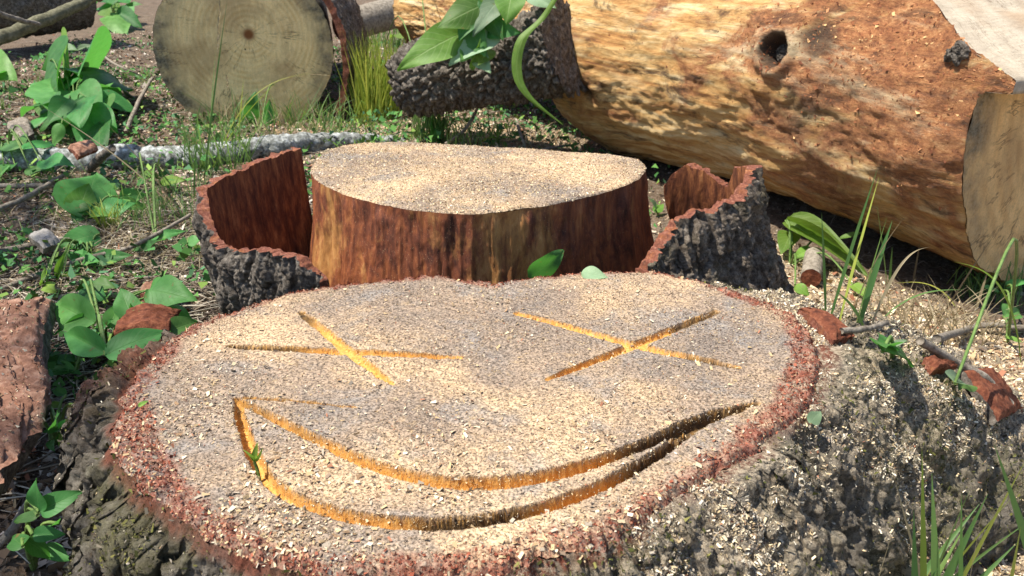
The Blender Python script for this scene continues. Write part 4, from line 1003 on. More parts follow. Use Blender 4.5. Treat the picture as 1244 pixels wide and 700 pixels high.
plant('leafy_plant', 'rosette of small yellow-green leaves behind the flat stump', (606, 178), [
    (605, 168, .03, 596, 152, .08, .5, .2, 5, 'leaf_sun'), (605, 168, .03, 612, 152, .09, .5, -.2, 5, 'leaf_sun'), (605, 170, .03, 588, 164, .06, .5, .3, 5, 'leaf_sun'), (605, 170, .03, 622, 164, .06, .5, -.3, 5, 'leaf_sun'), (605, 172, .02, 592, 176, .03, .5, .2, 5, 'leaf_sun'), (606, 172, .02, 618, 178, .03, .5, -.2, 5, 'leaf_sun'), (605, 168, .04, 604, 148, .10, .5, 0, 5, 'leaf_sun')], mat='leaf_sun')
plant('leafy_plant', 'bright low leaves in the grass before the scaly limb', (530, 170), [(530, 172, .02, 524, 128, .10, .6, 1.2, 2), (528, 168, .03, 546, 140, .09, .6, 1.0, 1), (512, 132, .05, 524, 110, .1, .7, 1.0, 0), (500, 45, .1, 470, 35, .12, .7, 0, 1, 'leaf_sun'), (462, 80, .1, 470, 70, .12, .8, 0, 0, 'leaf')])
plant('leafy_plant', 'small leaves under the tall grass at the foot of the ringed log section', (315, 165), [(300, 150, .02, 312, 112, .14, .9, 1.0, 2), (322, 152, .02, 330, 120, .12, .9, 1.1, 0), (345, 112, .1, 360, 106, .12, .8, 0, 1, 'leaf_sun')])
plant('leafy_plant', 'pale leaf in the gap between the flat stump and the right bark shell', (800, 262), [(797, 256, .02, 790, 238, .06, .8, .3, 0, 'leaf_pale'), (796, 258, .02, 806, 246, .04, .9, 0, 2, 'leaf_sun')])
# single fallen leaves
def one_leaf(label, a, b, wid, roll, kind, mat):
    o = put_leaf(None, a, b, wid, roll, kind, mat, 'fallen_leaf')
    return tag(o, label, 'leaf')
one_leaf('dark green leaf propped against the front of the flat stump', atD(643, 338, 1.42), atD(688, 306, 1.455), 1.05, 1.25, 2, 'leaf')
one_leaf('small pale leaf lying on the back rim of the carved stump', at(706, 331, TOPZ + 0.006), at(741, 336, TOPZ + 0.004), 0.9, 0.0, 2, 'leaf_pale')
one_leaf('small green leaf stub at the bottom edge on the stump flank', at(782, 706, 0.24), at(790, 676, 0.27), 0.8, 0.3, 0, 'leaf')
one_leaf('tiny pale leaf on the right flank just outside the red rim', gpt(984, 514, 0.010), gpt(998, 498, 0.014), 0.9, 0.2, 2, 'leaf_pale')
one_leaf('tiny green leaf flake on the left rim of the carved stump', at(168, 494, TOPZ + 0.008), at(180, 486, TOPZ + 0.012), 0.8, 0.2, 0, 'leaf_sun')
sp = at(309, 561, TOPZ + 0.004)
sprig = thing('green_sprig', 'tiny bright green sprig stuck in the left corner of the carved mouth', 'sprig', sp)
for i, (dx, dy, dz) in enumerate([(0.004, 0.0, 0.022), (-0.008, 0.002, 0.014), (0.010, 0.004, 0.012), (-0.003, -0.006, 0.017), (0.006, -0.006, 0.010)]):
    put_leaf(sprig, sp, sp + np.array([dx, dy, dz]), 0.9, i * 0.7, 5, 'leaf_sun')
stem(sprig, [sp + np.array([0.004, -0.004, -0.022]), sp + np.array([0.002, 0, -0.01]), sp], 0.0022)

# leafy shoot lying on the scaly limb
ro = atD(600, 72, 3.14)
shoot = thing('leafy_shoot', 'shoot with large sunlit leaves lying on the scaly limb', 'shoot', ro)
for a, b, w, rl, kd, mt in [((592, 4), (540, 26), 1.0, .5, 4, 'leaf_sun'), ((606, 32), (552, 66), .9, .9, 1, 'leaf_pale'), ((562, 40), (492, 73), .85, .5, 1, 'leaf_sun'), ((612, -6), (578, 32), .8, .8, 1, 'leaf_pale'),
                            ((622, -12), (616, 22), 1.1, .3, 2, 'leaf_sun'), ((590, 34), (624, 38), .8, .4, 0, 'leaf'), ((574, 56), (562, 70), .9, .3, 2, 'leaf'), ((596, 60), (584, 74), .9, .3, 0, 'leaf_sun'),
                            ((578, 64), (592, 84), .8, .6, 2, 'leaf_pale'), ((572, 84), (582, 58), .5, .8, 5, 'leaf_sun'), ((590, 10), (606, 42), .9, 1.2, 4, 'leaf'), ((640, -8), (668, 4), .8, .2, 1, 'leaf_pale'), ((580, 0), (560, 40), .9, .6, 4, 'leaf'), ((570, 30), (585, 62), .9, .9, 2, 'leaf')]:
    put_leaf(shoot, atD(a[0], a[1], 3.05), atD(b[0] + (b[0] - a[0]) * 0.15, b[1] + (b[1] - a[1]) * 0.15, 2.97), w * 1.15, rl * 0.4, kd, mt, face=(0.1, -1, 0.35))
stem(shoot, [atD(600, 72, 3.12), atD(586, 40, 3.06), atD(600, 0, 3.05), atD(610, -30, 3.05)], 0.006, 'twig')
stem(shoot, [atD(545, 100, 3.05), atD(560, 80, 3.03), atD(578, 56, 3.04), atD(590, 20, 3.05)], 0.003, 'twig')
pl = smooth_poly([atD(682, -14, 2.95), atD(660, 22, 2.93), atD(634, 50, 2.9), atD(628, 88, 2.88), atD(642, 118, 2.86), atD(684, 152, 2.84)], 40)
wprof = 0.021 * np.array([np.interp(t, [0, .15, .35, .6, .8, 1], [.35, .6, 1, .8, .5, .05]) for t in np.linspace(0, 1, 40)])
s_ = np.linspace(-1, 1, 7)
side = np.array([0.95, -0.1, 0.25]); Pq = pl[:, None, :] + (wprof[:, None] * s_[None, :])[..., None] * side + np.array([0, 0.4, 0.25]) * (np.abs(s_)[None, :, None] * wprof[:, None, None]) * 0.8
U_, S_ = np.meshgrid(np.linspace(0, 1, 40), s_, indexing='ij')
dl = obj('fallen_leaf', Pq, grid_faces(40, 7), M['leaf_sun'], None, dict(leaf_uv=V3(U_, S_ * 0.8, 0).reshape(-1, 3)))
tag(dl, 'long drooping yellow-green leaf blade hanging in front of the scaly limb', 'leaf')

# ---------------------------------------------------------------- grass
def blade_mesh(base, tip, w, sag, m=12, seed=0):
    base = np.array(base); tip = np.array(tip)
    t = np.linspace(0, 1, m)
    L = np.linalg.norm(tip - base)
    P = base + (tip - base) * t[:, None]
    P[:, 2] += sag * L * np.sin(np.pi * t ** 0.8)
    d = tip - base; sd = np.array([-d[1], d[0], 0]); 
    ang_ = (seed * 2.399) % 6.283
    sd = np.array([math.cos(ang_), math.sin(ang_) * 0.6, 0.1]); sd /= np.linalg.norm(sd)
    ww = w * np.interp(t, [0, .25, .6, 1], [.6, 1, .8, .03])
    c = P - np.array([0, 0, 1]) * (ww * 0.25)[:, None]
    V = np.stack([P - sd * ww[:, None] / 2, c, P + sd * ww[:, None] / 2], 1)
    return V, grid_faces(m, 3)
def tuft(name, label, root_px, n, h, spread, w, mat, seed, lean=(0, 0), cat='grass', rad=0.05, group=None, sag=0.12, root=None, dry=0.15):
    rng = np.random.default_rng(seed)
    R = gpt(*root_px) if root is None else np.array(root)
    vs, fs, tn_, off = [], [], [], 0
    for i in range(n):
        a = rng.uniform(0, 6.283); b = R + np.array([math.cos(a), math.sin(a), 0]) * rad * math.sqrt(rng.uniform()) 
        b[2] = float(ground_z(b[0], b[1])) - 0.006 if root is None else R[2]
        hh_ = h * rng.uniform(0.45, 1.0); sp_ = spread * hh_ * rng.uniform(0.1, 1.0); a2_ = rng.uniform(0, 6.283)
        tp = b + np.array([math.cos(a2_) * sp_ + lean[0] * hh_, math.sin(a2_) * sp_ + lean[1] * hh_, hh_])
        V, f = blade_mesh(b, tp, w * rng.uniform(0.6, 1.2), sag * rng.uniform(0.2, 1.6), 10, i + seed)
        vs.append(V.reshape(-1, 3)); fs.append(f + off); off += len(vs[-1])
        tn_.append(np.full(len(vs[-1]), rng.uniform(0, 1)))
    o = obj(name, np.concatenate(vs), np.concatenate(fs), mat, None, dict(tone=np.concatenate(tn_)))
    tag(o, label, cat, group, 'stuff')
    return o
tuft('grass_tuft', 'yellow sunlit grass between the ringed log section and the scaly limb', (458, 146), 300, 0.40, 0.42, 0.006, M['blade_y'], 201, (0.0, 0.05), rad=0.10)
tuft('grass_tuft', 'fresh green grass beside the grey sawn branch', (480, 62), 120, 0.30, 0.7, 0.008, M['blade'], 202, rad=0.35)
tuft('grass_tuft', 'green grass clump in front of the scaly limb', (525, 170), 150, 0.17, 0.5, 0.005, M['blade'], 203, rad=0.07)
tuft('grass_tuft', 'thin grass along the gap before the big log', (575, 176), 110, 0.14, 0.8, 0.004, M['blade'], 204, rad=0.16)
tuft('grass_tuft', 'green grass at the foot of the ringed log section', (330, 160), 120, 0.19, 1.1, 0.0045, M['blade'], 205, rad=0.30)
tuft('grass_tuft', 'green grass right of the ringed log foot', (410, 150), 110, 0.14, 1.3, 0.0045, M['blade'], 206, rad=0.22)
tuft('grass_tuft', 'grass clump standing against the left bark shell', (268, 205), 120, 0.24, 0.9, 0.004, M['blade'], 207, rad=0.12)
tuft('grass_tuft', 'thin grass left of the bark shell', (205, 262), 160, 0.13, 1.0, 0.003, M['blade'], 208, rad=0.18)
tuft('grass_tuft', 'bright little grass tuft among the litter leaves', (132, 278), 40, 0.10, 0.7, 0.004, M['blade_y'], 209, rad=0.025)
tuft('grass_tuft', 'dry straw heaped left of the bark shell', (200, 318), 420, 0.05, 2.6, 0.003, M['straw'], 210, rad=0.22, dry=1)
tuft('grass_tuft', 'dry straw around the leaves left of the shell', (170, 282), 260, 0.05, 2.8, 0.003, M['straw'], 211, rad=0.20)
tuft('grass_tuft', 'grass below the dark gap under the big log', (1042, 390), 90, 0.21, 0.75, 0.0035, M['blade'], 212, rad=0.06)
tuft('grass_tuft', 'dry yellow grass on sawdust under the log', (1130, 398), 170, 0.10, 1.4, 0.003, M['straw'], 213, rad=0.14)
tuft('grass_tuft', 'green grass at the log end by the right edge', (1215, 362), 150, 0.13, 0.9, 0.0035, M['blade'], 214, rad=0.12)
tuft('grass_tuft', 'sparse dry grass in front of the right-hand tuft', (1050, 410), 140, 0.06, 1.6, 0.0028, M['straw'], 215, rad=0.12)
tuft('grass_tuft', 'straw under the dark gap beside the log', (650, 178), 140, 0.08, 2.0, 0.003, M['straw'], 216, rad=0.2)
tuft('grass_tuft', 'pale straw at the foot of the ringed log section', (335, 158), 130, 0.12, 1.5, 0.003, M['straw'], 218, rad=0.32)
tuft('grass_tuft', 'green weeds between the lichen-crusted stick and the flat stump', (440, 166), 160, 0.07, 1.6, 0.006, M['blade'], 219, rad=0.22)
tuft('grass_tuft', 'low weeds along the top left litter', (60, 110), 260, 0.10, 1.3, 0.004, M['blade'], 217, rad=0.6)
tuft('grass_tuft', 'pale dry straw strewn below the lichen-crusted stick', (70, 250), 420, 0.05, 3.0, 0.0032, M['straw'], 220, rad=0.38)
tuft('grass_tuft', 'dry straw and stems above the red bark slab', (90, 330), 380, 0.045, 3.0, 0.003, M['straw'], 221, rad=0.28)
tuft('grass_tuft', 'fine green grass scattered below the lichen-crusted stick', (120, 240), 170, 0.09, 1.4, 0.0032, M['blade'], 222, rad=0.40)
# tall separate blades, one object each
def blades(name, label, root_px, items, cat='grass'):
    R = gpt(*root_px)
    o = thing(name, label, cat, R)
    for i, it in enumerate(items):
        (x0, y0, l0), (x1, y1, l1), w, sg, mt = it
        a = gpt(x0, y0, l0); D = a[1]
        b = atD(x1, y1, D + l1)
        V, f = blade_mesh(a, b, w * 1.7, sg, 16, i * 0.8 + 0.2)
        obj('blade', V, f, M[mt], o, dict(tone=np.full(48, random.random())))
    return o
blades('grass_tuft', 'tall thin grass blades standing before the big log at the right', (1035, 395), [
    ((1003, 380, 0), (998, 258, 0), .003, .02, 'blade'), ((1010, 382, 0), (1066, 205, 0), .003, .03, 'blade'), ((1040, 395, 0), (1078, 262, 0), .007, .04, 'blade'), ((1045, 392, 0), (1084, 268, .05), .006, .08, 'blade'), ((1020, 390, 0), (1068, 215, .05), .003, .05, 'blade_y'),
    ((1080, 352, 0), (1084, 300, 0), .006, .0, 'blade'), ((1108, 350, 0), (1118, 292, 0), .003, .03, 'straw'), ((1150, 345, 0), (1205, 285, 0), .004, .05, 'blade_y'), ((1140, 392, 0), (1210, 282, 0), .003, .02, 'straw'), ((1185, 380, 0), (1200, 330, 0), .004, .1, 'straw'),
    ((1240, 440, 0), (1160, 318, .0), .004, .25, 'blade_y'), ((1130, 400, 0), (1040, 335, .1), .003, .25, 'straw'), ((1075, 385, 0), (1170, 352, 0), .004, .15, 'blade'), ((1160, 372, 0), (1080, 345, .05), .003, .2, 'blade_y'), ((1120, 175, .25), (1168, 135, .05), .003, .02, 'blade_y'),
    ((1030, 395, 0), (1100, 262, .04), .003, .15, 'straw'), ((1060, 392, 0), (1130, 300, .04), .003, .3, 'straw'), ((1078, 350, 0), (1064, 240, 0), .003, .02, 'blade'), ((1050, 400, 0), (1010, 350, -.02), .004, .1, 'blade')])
blades('grass_tuft', 'tall seeding grass stalks in front of the ringed log section', (250, 215), [
    ((248, 220, 0), (276, 0, .05), .004, .02, 'blade'), ((252, 215, 0), (262, 60, .05), .003, .02, 'blade'), ((258, 205, 0), (345, 92, .2), .003, .08, 'blade_y'), ((262, 200, 0), (385, 88, .1), .003, .22, 'blade_y'), ((250, 222, 0), (215, 125, 0), .003, .05, 'straw'),
    ((220, 262, 0), (50, 128, .2), .0035, .05, 'straw'), ((225, 268, 0), (125, 145, .1), .003, .05, 'straw'), ((290, 165, 0), (296, 95, 0), .004, .02, 'blade_y'), ((330, 150, 0), (280, 100, .1), .003, .1, 'straw'), ((258, 165, .0), (290, 110, .0), .007, .01, 'twig' if False else 'straw'),
    ((350, 140, 0), (358, 80, 0), .003, .02, 'blade'), ((340, 142, 0), (348, 95, 0), .003, .05, 'blade'), ((362, 138, 0), (372, 88, 0), .003, .02, 'blade'), ((236, 240, 0), (240, 170, 0), .004, .1, 'blade'), ((244, 236, 0), (232, 150, 0), .004, .1, 'blade'), ((270, 190, 0), (300, 160, 0), .004, .1, 'blade')])
blades('grass_tuft', 'bold green grass blades at the lower right corner', (1110, 850), [
    ((1120, 850, 0), (1120, 545, .02), .006, .03, 'blade_y'), ((1140, 850, 0), (1132, 575, .03), .007, .02, 'blade'), ((1150, 850, 0), (1204, 560, .03), .006, .05, 'straw'), ((1090, 840, 0), (1200, 600, .05), .008, .06, 'blade'), ((1150, 850, 0), (1084, 572, .02), .004, .03, 'straw'),
    ((1060, 830, 0), (1235, 598, .06), .005, .08, 'blade_y'), ((1040, 820, 0), (1190, 612, .08), .007, .06, 'blade'), ((1030, 830, 0), (1092, 620, 0), .0025, .02, 'straw'), ((1050, 820, 0), (1262, 625, .06), .005, .10, 'blade'), ((1140, 850, 0), (1255, 688, 0), .006, .08, 'blade'),
    ((1080, 840, 0), (1180, 590, .06), .006, .04, 'blade'), ((1290, 850, 0), (1208, 540, 0), .008, .05, 'blade'), ((1070, 830, 0), (1172, 640, .05), .009, .05, 'blade'), ((1100, 840, 0), (1250, 552, .05), .0045, .03, 'blade_y'), ((1080, 850, 0), (1235, 660, .03), .006, .10, 'blade'), ((1060, 840, 0), (1150, 655, .03), .006, .05, 'blade_y'),
    ((1110, 850, 0), (1110, 620, 0), .006, .03, 'blade'), ((1160, 850, 0), (1168, 600, 0), .006, .05, 'blade'), ((1200, 850, 0), (1240, 640, 0), .006, .05, 'blade_y'), ((1040, 840, 0), (1140, 690, 0), .008, .05, 'blade')])
# seed heads belong to the stalks: little spikes on three of them
def seed_head(label, px, py, D, dx, dz, seed):
    rng = np.random.default_rng(seed)
    c0 = atD(px, py, D); vs = []; fs = []; off = 0
    o = None
    for i in range(26):
        t = i / 25; p = c0 + np.array([dx, 0, dz]) * t
        d = np.array([rng.normal(), rng.normal(), 0]); d /= np.linalg.norm(d)
        e = p + d * 0.008 * (1 - 0.6 * t) + np.array([dx, 0, dz]) * 0.16
        V, f = blade_mesh(p, e, 0.0042, 0.0, 4, i)
        vs.append(V.reshape(-1, 3)); fs.append(f + off); off += 12
    o = obj('seed_head', np.concatenate(vs), np.concatenate(fs), M['straw'], None, dict(tone=RNG.uniform(0, 1, off)))
    return tag(o, label, 'grass', None, 'stuff')
D0 = gpt(248, 220)[1]
seed_head('upright grass seed head against the ringed log end', 264, 60, D0 + .05, 0.03, 0.16, 1)
seed_head('arching pale grass seed head right of the ringed log end', 376, 90, D0 + .12, 0.06, -0.004, 2)
seed_head('small pale grass seed head low against the ringed log end', 277, 108, D0 + .05, 0.0, 0.04, 3)

# ================================================================ sawdust, chips and litter
def scatter(verts, faces, n, weight=None, rng=RNG):
    tri = np.concatenate([faces[:, [0, 1, 2]], faces[:, [0, 2, 3]]]) if faces.shape[1] == 4 else faces
    a, b, c = verts[tri[:, 0]], verts[tri[:, 1]], verts[tri[:, 2]]
    nr = np.cross(b - a, c - a); ar = np.linalg.norm(nr, axis=1)
    w = ar.copy()
    if weight is not None: w *= weight[tri].mean(1)
    w /= w.sum()
    i = rng.choice(len(tri), n, p=w)
    r1, r2 = np.sqrt(rng.uniform(size=n)), rng.uniform(size=n)
    P = (1 - r1)[:, None] * a[i] + (r1 * (1 - r2))[:, None] * b[i] + (r1 * r2)[:, None] * c[i]
    return P, nr[i] / (ar[i][:, None] + 1e-12)
PAL_SAW = np.array([(0.70, 0.56, 0.36), (0.60, 0.44, 0.25), (0.50, 0.36, 0.20), (0.42, 0.35, 0.27), (0.76, 0.66, 0.49), (0.30, 0.19, 0.11), (0.38, 0.17, 0.10), (0.24, 0.17, 0.12)])
PAL_LIT = np.array([(0.10, 0.065, 0.04), (0.17, 0.12, 0.085), (0.26, 0.21, 0.17), (0.36, 0.32, 0.28), (0.14, 0.06, 0.035), (0.055, 0.04, 0.03), (0.44, 0.38, 0.31), (0.20, 0.17, 0.12)])
def chips(name, label, cat, P, N, lmin, lmax, asp, tilt, pal, pw, mat, lift=0.0008, seed=0, curl=0.25):
    rng = np.random.default_rng(seed); n = len(P)
    N = N * np.sign(N[:, 2:3] + 1e-6)
    N = N + tilt * rng.normal(size=(n, 3)); N /= np.linalg.norm(N, axis=1)[:, None]
    t = rng.normal(size=(n, 3)); t -= N * np.sum(t * N, 1)[:, None]; t /= np.linalg.norm(t, axis=1)[:, None]
    b = np.cross(N, t)
    L = lmin * (lmax / lmin) ** (rng.uniform(size=n) ** 2.2); W = L * rng.uniform(asp * 0.5, asp * 1.5, n)
    C = P + np.array([0, 0, 1.0]) * (lift + 0.25 * L * tilt)[:, None]
    k = rng.uniform(0.55, 1.0, (n, 4))
    x = np.array([-0.5, 0.5, 0.5, -0.5]); y = np.array([-0.5, -0.5, 0.5, 0.5])
    V = C[:, None] + (x[None] * L[:, None] * k)[..., None] * t[:, None] + (y[None] * W[:, None] * k)[..., None] * b[:, None]
    V[:, 1] += N * (curl * L * rng.normal(size=n) * 0.6)[:, None]; V[:, 3] += N * (curl * L * rng.normal(size=n) * 0.6)[:, None]
    ci = rng.choice(len(pal), n, p=np.array(pw) / np.sum(pw))
    col = pal[ci] * rng.uniform(0.75, 1.2, (n, 1))
    colv = np.repeat(np.concatenate([col, np.ones((n, 1))], 1), 4, 0)
    o = obj(name, V.reshape(-1, 3), np.arange(n * 4).reshape(n, 4), mat, None, dict(tint=colv), smooth=False)
    return tag(o, label, cat, None, 'stuff')
# carved stump top
topw = np.clip((1 - groove).ravel() ** 4, 0, 1) * (0.55 + 0.9 * np.clip(0.4 + fbm(V3(TX * 7, TY * 7), 3, 91).ravel() * 1.3, 0, 1.4)) * (1 - 0.35 * rim.ravel())
front = sstep(0.95, 0.62, TY).ravel() + 0.6 * np.exp(-((TX + 0.38) ** 2 + (TY - 0.86) ** 2) / 0.01).ravel()
Pt, Nt = scatter(verts, faces, 52000, topw)
chips('sawdust', 'fine sawdust felted over the carved stump top', 'sawdust', Pt, Nt, 0.0010, 0.0038, 0.42, 0.45, np.concatenate([PAL_SAW * np.array([0.74, 0.72, 0.74]), [(0.07, 0.05, 0.04), (0.13, 0.10, 0.085)]]), (2, 2.5, 2.5, 5, 2, 3, 1.2, 3, 3.5, 3), M['chips'], 0.0003, 301)
Pt, Nt = scatter(verts, faces, 5000, topw * (0.05 + front * np.clip(0.35 + 1.5 * fbm(V3(TX * 9, TY * 9), 2, 98).ravel(), 0.03, 1.5)))
chips('wood_chips', 'pale wood chips strewn over the front of the carved stump', 'wood chips', Pt, Nt, 0.0025, 0.009, 0.42, 0.4, PAL_SAW * 0.88, (3, 3, 3, 3, 2.5, 2, 1, 2), M['chips'], 0.001, 302)
Pt, Nt = scatter(verts, faces, 9000, rim.ravel() * (1 - groove.ravel()))
chips('bark_crumbs', 'red bark crumbs round the rim of the carved stump', 'bark crumbs', Pt, Nt, 0.0015, 0.005, 0.6, 0.7, np.array([(0.20, 0.055, 0.03), (0.30, 0.10, 0.06), (0.12, 0.032, 0.02), (0.42, 0.22, 0.14)]), (3, 3, 3, 1), M['chips'], 0.001, 303)
lipw = ((groove > 0.004) & (groove < 0.5)).astype(float).ravel() + 0.25 * (groove > 0.5).ravel()
Pt, Nt = scatter(verts, faces, 5500, lipw)
chips('sawdust', 'frayed fibres and dust along the lips of the carved face', 'sawdust', Pt, Nt, 0.0015, 0.0055, 0.28, 0.9, PAL_SAW * 0.95, (4, 4, 4, 2, 2, 1, .3, 1), M['chips'], 0.0004, 316)
# flank of the carved stump
fw = np.clip(FLANK[2], 0, 1) ** 1.5 * sstep(-0.02, 0.22, fbm(FLANK[0] * 13, 4, 97, 0.6) + 0.06) + 0.010
Pt, Nt = scatter(FLANK[0], FLANK[1], 95000, fw)
chips('wood_chips', 'sawdust and chips caught on the flank of the carved stump', 'wood chips', Pt, Nt, 0.0016, 0.0080, 0.28, 0.85, PAL_SAW * np.array([0.92, 0.96, 1.02]), (3, 3, 2, 6, 5, 1.2, .3, 1.5), M['chips'], 0.001, 304)
Pt, Nt = scatter(FLANK[0], FLANK[1], 60000, np.clip(moss.ravel() * 1.3 - 0.3, 0, 1) * (1.1 - 0.7 * sstep(-0.12, 0.22, fbm(FLANK[0] * 13, 4, 97, 0.6) + 0.08)))
chips('moss', 'olive moss and bark crumbs on the flank of the carved stump', 'moss', Pt, Nt, 0.002, 0.009, 0.35, 1.2, np.array([(0.05, 0.055, 0.014), (0.10, 0.10, 0.025), (0.17, 0.16, 0.05), (0.06, 0.045, 0.03), (0.14, 0.12, 0.09)]), (3, 3, 1.5, 3, 2), M['litter'], 0.002, 305)
# flat stump top
Pt, Nt = scatter(top2_v, f2, 30000, 0.4 + np.clip(fbm(top2_v * 8, 3, 93) + 0.5, 0, 1))
chips('sawdust', 'sawdust on the flat stump top', 'sawdust', Pt, Nt, 0.0015, 0.006, 0.4, 0.5, PAL_SAW * 0.92, (4, 4, 3, 5, 3, 2.5, .5, 3), M['chips'], 0.0004, 306)
# ground: sawdust on the right, litter on the left
def ground_scatter(n, x0, x1, y0, y1, wfun, rng):
    out = []
    while sum(len(o) for o in out) < n:
        y = y0 * (y1 / y0) ** rng.uniform(size=n); x = rng.uniform(x0, x1, n) 
        k = rng.uniform(size=n) < wfun(x, y)
        out.append(np.stack([x[k], y[k]], -1))
    q_ = np.concatenate(out)[:n]
    z = ground_z(q_[:, 0], q_[:, 1])
    e = 0.004
    nx = -(ground_z(q_[:, 0] + e, q_[:, 1]) - z) / e; ny = -(ground_z(q_[:, 0], q_[:, 1] + e) - z) / e
    nn = V3(nx, ny, 1.0); nn /= np.linalg.norm(nn, axis=1)[:, None]
    return V3(q_[:, 0], q_[:, 1], z), nn
rg = np.random.default_rng(12)
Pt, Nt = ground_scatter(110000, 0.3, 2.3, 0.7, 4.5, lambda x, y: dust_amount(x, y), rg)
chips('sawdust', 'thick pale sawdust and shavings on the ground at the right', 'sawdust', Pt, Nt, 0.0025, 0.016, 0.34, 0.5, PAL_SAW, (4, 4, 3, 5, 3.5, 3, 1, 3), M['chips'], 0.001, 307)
Pt, Nt = ground_scatter(20000, -1.6, 0.4, 2.2, 5.0, lambda x, y: dust_amount(x, y) + 0.10, rg)
chips('wood_chips', 'wood chips scattered on the ground behind the stumps', 'wood chips', Pt, Nt, 0.004, 0.020, 0.5, 0.45, PAL_SAW, (4, 4, 3, 2, 2, 2, 1, 2), M['chips'], 0.001, 308)
Pt, Nt = ground_scatter(100000, -3.2, 0.2, 0.8, 7.0, lambda x, y: np.clip(1.1 - dust_amount(x, y), 0, 1), rg)
chips('leaf_litter', 'brown and grey leaf litter on the ground at the left', 'leaf litter', Pt, Nt, 0.005, 0.030, 0.5, 0.5, PAL_LIT * 1.9, (3, 4, 3, 2, 1.5, 3, 1.2, 2), M['litter'], 0.002, 309, 0.5)
Pt, Nt = ground_scatter(1300, -3.6, 0.2, 0.9, 7.0, lambda x, y: np.clip(1.0 - dust_amount(x, y), 0, 1), rg)
chips('dead_leaves', 'curled dead leaves in the litter at the left', 'leaf litter', Pt, Nt, 0.02, 0.045, 0.5, 0.5, PAL_LIT * 1.1, (2, 4, 4, 3, 1, 1, 2, 2), M['litter'], 0.004, 310, 0.6)
# fine twigs and straw threads
def twig_field(name, label, n, x0, x1, y0, y1, lmin, lmax, r, mat, seed, wfun):
    rng = np.random.default_rng(seed)
    P, N_ = ground_scatter(n, x0, x1, y0, y1, wfun, rng)
    ang_ = rng.normal(0.15, 0.7, n) + (rng.uniform(size=n) < 0.2) * 1.5
    L = lmin * (lmax / lmin) ** rng.uniform(size=n)
    d = V3(np.cos(ang_), np.sin(ang_), rng.normal(0, 0.10, n))
    sd = V3(-np.sin(ang_), np.cos(ang_), 0); upv = V3(np.zeros(n), 0, 1)
    rr_ = r * rng.uniform(0.5, 1.4, n); bend = rng.normal(0, 0.12, n)
    m_ = 5; vs = []
    for k in range(m_):
        t = k / (m_ - 1) - 0.5
        C = P + d * (L * t)[:, None] + sd * (bend * L * (t * t - 0.12))[:, None] + upv * (rr_ + 0.012 * rng.uniform(size=n))[:, None]
        for j in range(3):
            a = j * 2.094 + 0.5
            vs.append(C + (sd * math.cos(a) + upv * math.sin(a)) * (rr_ * (1 - 0.4 * (t + 0.5)))[:, None])
    V = np.stack(vs, 1).reshape(-1, 3)
    fl_ = []
    for k in range(m_ - 1):
        for j in range(3):
            j2 = (j + 1) % 3
            fl_.append([k * 3 + j, k * 3 + j2, (k + 1) * 3 + j2, (k + 1) * 3 + j])
    F_ = (np.array(fl_)[None] + (np.arange(n) * m_ * 3)[:, None, None]).reshape(-1, 4)
    pal = np.array([(0.13, 0.10, 0.075), (0.24, 0.20, 0.16), (0.38, 0.34, 0.28), (0.50, 0.45, 0.36), (0.07, 0.05, 0.04)])
    col = pal[rng.choice(5, n, p=[.2, .3, .25, .15, .1])] * rng.uniform(0.8, 1.2, (n, 1))
    o = obj(name, V, F_, mat, None, dict(tint=np.repeat(np.concatenate([col, np.ones((n, 1))], 1), m_ * 3, 0)))
    return tag(o, label, 'twigs', None, 'stuff')
left_w = lambda x, y: np.clip(1.05 - dust_amount(x, y), 0, 1) * (0.25 + 0.75 * (fbm(V3(x * 2.2, y * 2.2), 2, 95) > -0.1))
twig_field('fine_twigs', 'fine twigs and dead stems littering the ground at the left', 5200, -3.4, 0.1, 0.9, 6.5, 0.05, 0.30, 0.0022, M['litter'], 401, left_w)
twig_field('fine_twigs', 'thin dead stalks heaped left of the bark shell', 1800, -1.25, -0.55, 1.35, 2.6, 0.06, 0.26, 0.0020, M['litter'], 402, lambda x, y: np.ones_like(x) * 0.9)
twig_field('fine_twigs', 'fine dry stems on the sawdust at the right', 260, 0.5, 2.2, 1.1, 2.6, 0.04, 0.16, 0.0016, M['litter'], 403, lambda x, y: np.ones_like(x) * 0.9)

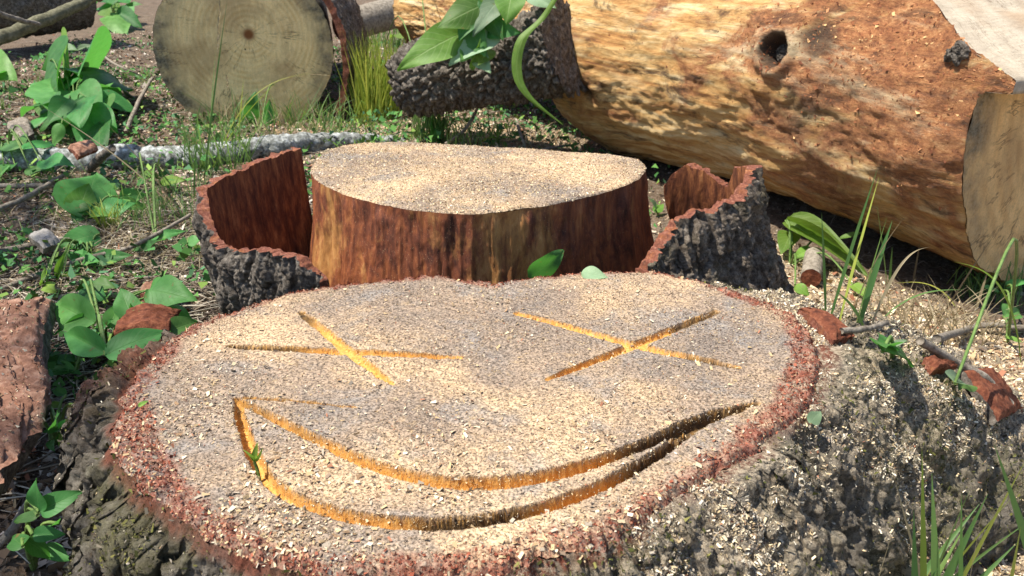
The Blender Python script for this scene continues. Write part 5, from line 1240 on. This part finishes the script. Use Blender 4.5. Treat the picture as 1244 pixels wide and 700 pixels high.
# ================================================================ the tree at the left whose crown shades the left side
def shade_tree(base, label, crown_c, crown_r, nl, seed, leafsize=0.11):
    rng = np.random.default_rng(seed)
    o = thing('broadleaf_tree', label, 'tree', base)
    b = np.array(base); c = np.array(crown_c)
    V, f, _ = tube(smooth_poly([b - np.array([0, 0, .2]), b + (c - b) * np.array([.1, .1, .35]), b + (c - b) * np.array([.5, .5, .75]), c], 40), [0.14, 0.10, 0.05], 14, 0.01, 20, seed)
    obj('trunk', V, f, M['grey_bark'], o)
    cl = []
    for i in range(22):
        d = rng.normal(size=3); d /= np.linalg.norm(d); p = c + d * np.array(crown_r) * rng.uniform(0.3, 0.95)
        cl.append(p)
        Vl, fl__, _ = tube(smooth_poly([b + (c - b) * np.array([.6, .6, .8]), (c + p) / 2 + rng.normal(0, .1, 3), p], 14), [0.04, 0.01], 6)
        obj('limb', Vl, fl__, M['grey_bark'], o)
    cl = np.array(cl)
    ci = rng.integers(0, len(cl), nl)
    P = cl[ci] + rng.normal(size=(nl, 3)) * np.array([0.30, 0.30, 0.20])
    n_ = rng.normal(size=(nl, 3)) + np.array([0, 0, 1.5]); n_ /= np.linalg.norm(n_, axis=1)[:, None]
    t = rng.normal(size=(nl, 3)); t -= n_ * np.sum(t * n_, 1)[:, None]; t /= np.linalg.norm(t, axis=1)[:, None]; s = np.cross(n_, t)
    L = leafsize * rng.uniform(0.6, 1.2, nl)[:, None]
    V = np.stack([P - t * L / 2, P + s * L * 0.28, P + t * L / 2, P - s * L * 0.28], 1).reshape(-1, 3)
    cr = obj('crown', V, np.arange(nl * 4).reshape(nl, 4), M['blade'], o, dict(tone=rng.uniform(0, 1, nl * 4)), smooth=False)
    cr['kind'] = 'stuff'
    return o
def over(gx_, gy_, h):
    k = h / SUN.z
    return (gx_ + SUN.x * k, gy_ + SUN.y * k, h)
shade_tree((-4.6, 2.6, 0), 'young broadleaf tree beyond the left edge shading the litter', over(-2.15, 2.35, 4.6), (1.00, 1.55, 0.5), 4600, 501)

Pt, Nt = None, None
shade_tree((-6.2, -0.9, 0), 'slender broadleaf tree beyond the left edge near the camera', over(-1.40, 1.0, 8.0), (0.45, 0.55, 0.4), 1500, 502, 0.10)

# flakes of red cambium clinging to the debarked log
tw = np.clip(TRUNK[2]['red'] - 0.10, 0, 1) + 0.03
Pt, Nt = scatter(TRUNK[0], TRUNK[1], 5000, tw)
chips('bark_flakes', 'red-brown flakes and dust clinging to the big log', 'bark crumbs', Pt, Nt, 0.003, 0.015, 0.5, 0.3, np.array([(0.26, 0.10, 0.045), (0.40, 0.19, 0.09), (0.14, 0.05, 0.026), (0.52, 0.32, 0.15)]), (4, 3, 3, 1.5), M['chips'], 0.001, 311)
for so, n_, sd in [(o_, 1400, 312) for o_ in bpy.data.objects if o_.name.startswith('upper_side') and len(o_.data.vertices) > 5000]:
    co = np.empty(len(so.data.vertices) * 3, np.float32); so.data.vertices.foreach_get('co', co)
    fi = np.empty(len(so.data.polygons) * 4, np.int32); so.data.polygons.foreach_get('vertices', fi)
    Pt, Nt = scatter(co.reshape(-1, 3).astype(float), fi.reshape(-1, 4), n_)
    chips('wood_chips', 'pale chips and crumbs sprinkled on the flat red-brown bark slab', 'wood chips', Pt, Nt, 0.002, 0.010, 0.5, 0.5, PAL_SAW * 0.8, (3, 3, 3, 3, 3, 3, 4, 2), M['chips'], 0.001, sd)

# low green ground cover: tiny leaves nobody could count
rg2 = np.random.default_rng(77)
gw = lambda x, y: np.clip(sstep(-0.25, 0.2, fbm(V3(x * 3.1, y * 3.1), 3, 131)) * (0.9 - 0.7 * sstep(0.2, 0.5, x)), 0, 1) * sstep(1.2, 1.6, y)
Pt, Nt = ground_scatter(15000, -3.2, 0.6, 1.2, 6.5, gw, rg2)
Pt = Pt + np.array([0, 0, 1.0]) * rg2.uniform(0.005, 0.06, (len(Pt), 1))
chips('ground_cover', 'tiny green weed leaves over the litter behind and left of the stumps', 'weeds', Pt, Nt, 0.014, 0.040, 0.5, 0.6, np.array([(0.05, 0.15, 0.04), (0.09, 0.21, 0.05), (0.07, 0.17, 0.08), (0.17, 0.27, 0.06)]), (3, 3, 2, 1.5), M['litter'], 0.002, 313, 0.5)

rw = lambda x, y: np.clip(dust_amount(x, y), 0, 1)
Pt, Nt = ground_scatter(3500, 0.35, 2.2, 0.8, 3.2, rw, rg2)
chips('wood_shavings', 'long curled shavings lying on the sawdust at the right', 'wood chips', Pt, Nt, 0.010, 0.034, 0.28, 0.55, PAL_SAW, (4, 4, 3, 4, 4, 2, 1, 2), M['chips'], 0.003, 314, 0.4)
Pt, Nt = ground_scatter(9000, 0.35, 2.4, 0.9, 3.6, lambda x, y: np.clip(0.4 + fbm(V3(x * 4, y * 4), 3, 133), 0.05, 1), rg2)
chips('leaf_litter', 'dark soil crumbs and bark bits mixed into the right-hand sawdust', 'leaf litter', Pt, Nt, 0.004, 0.022, 0.5, 0.6, PAL_LIT, (4, 4, 3, 2, 3, 4, 1, 2), M['litter'], 0.002, 315, 0.5)
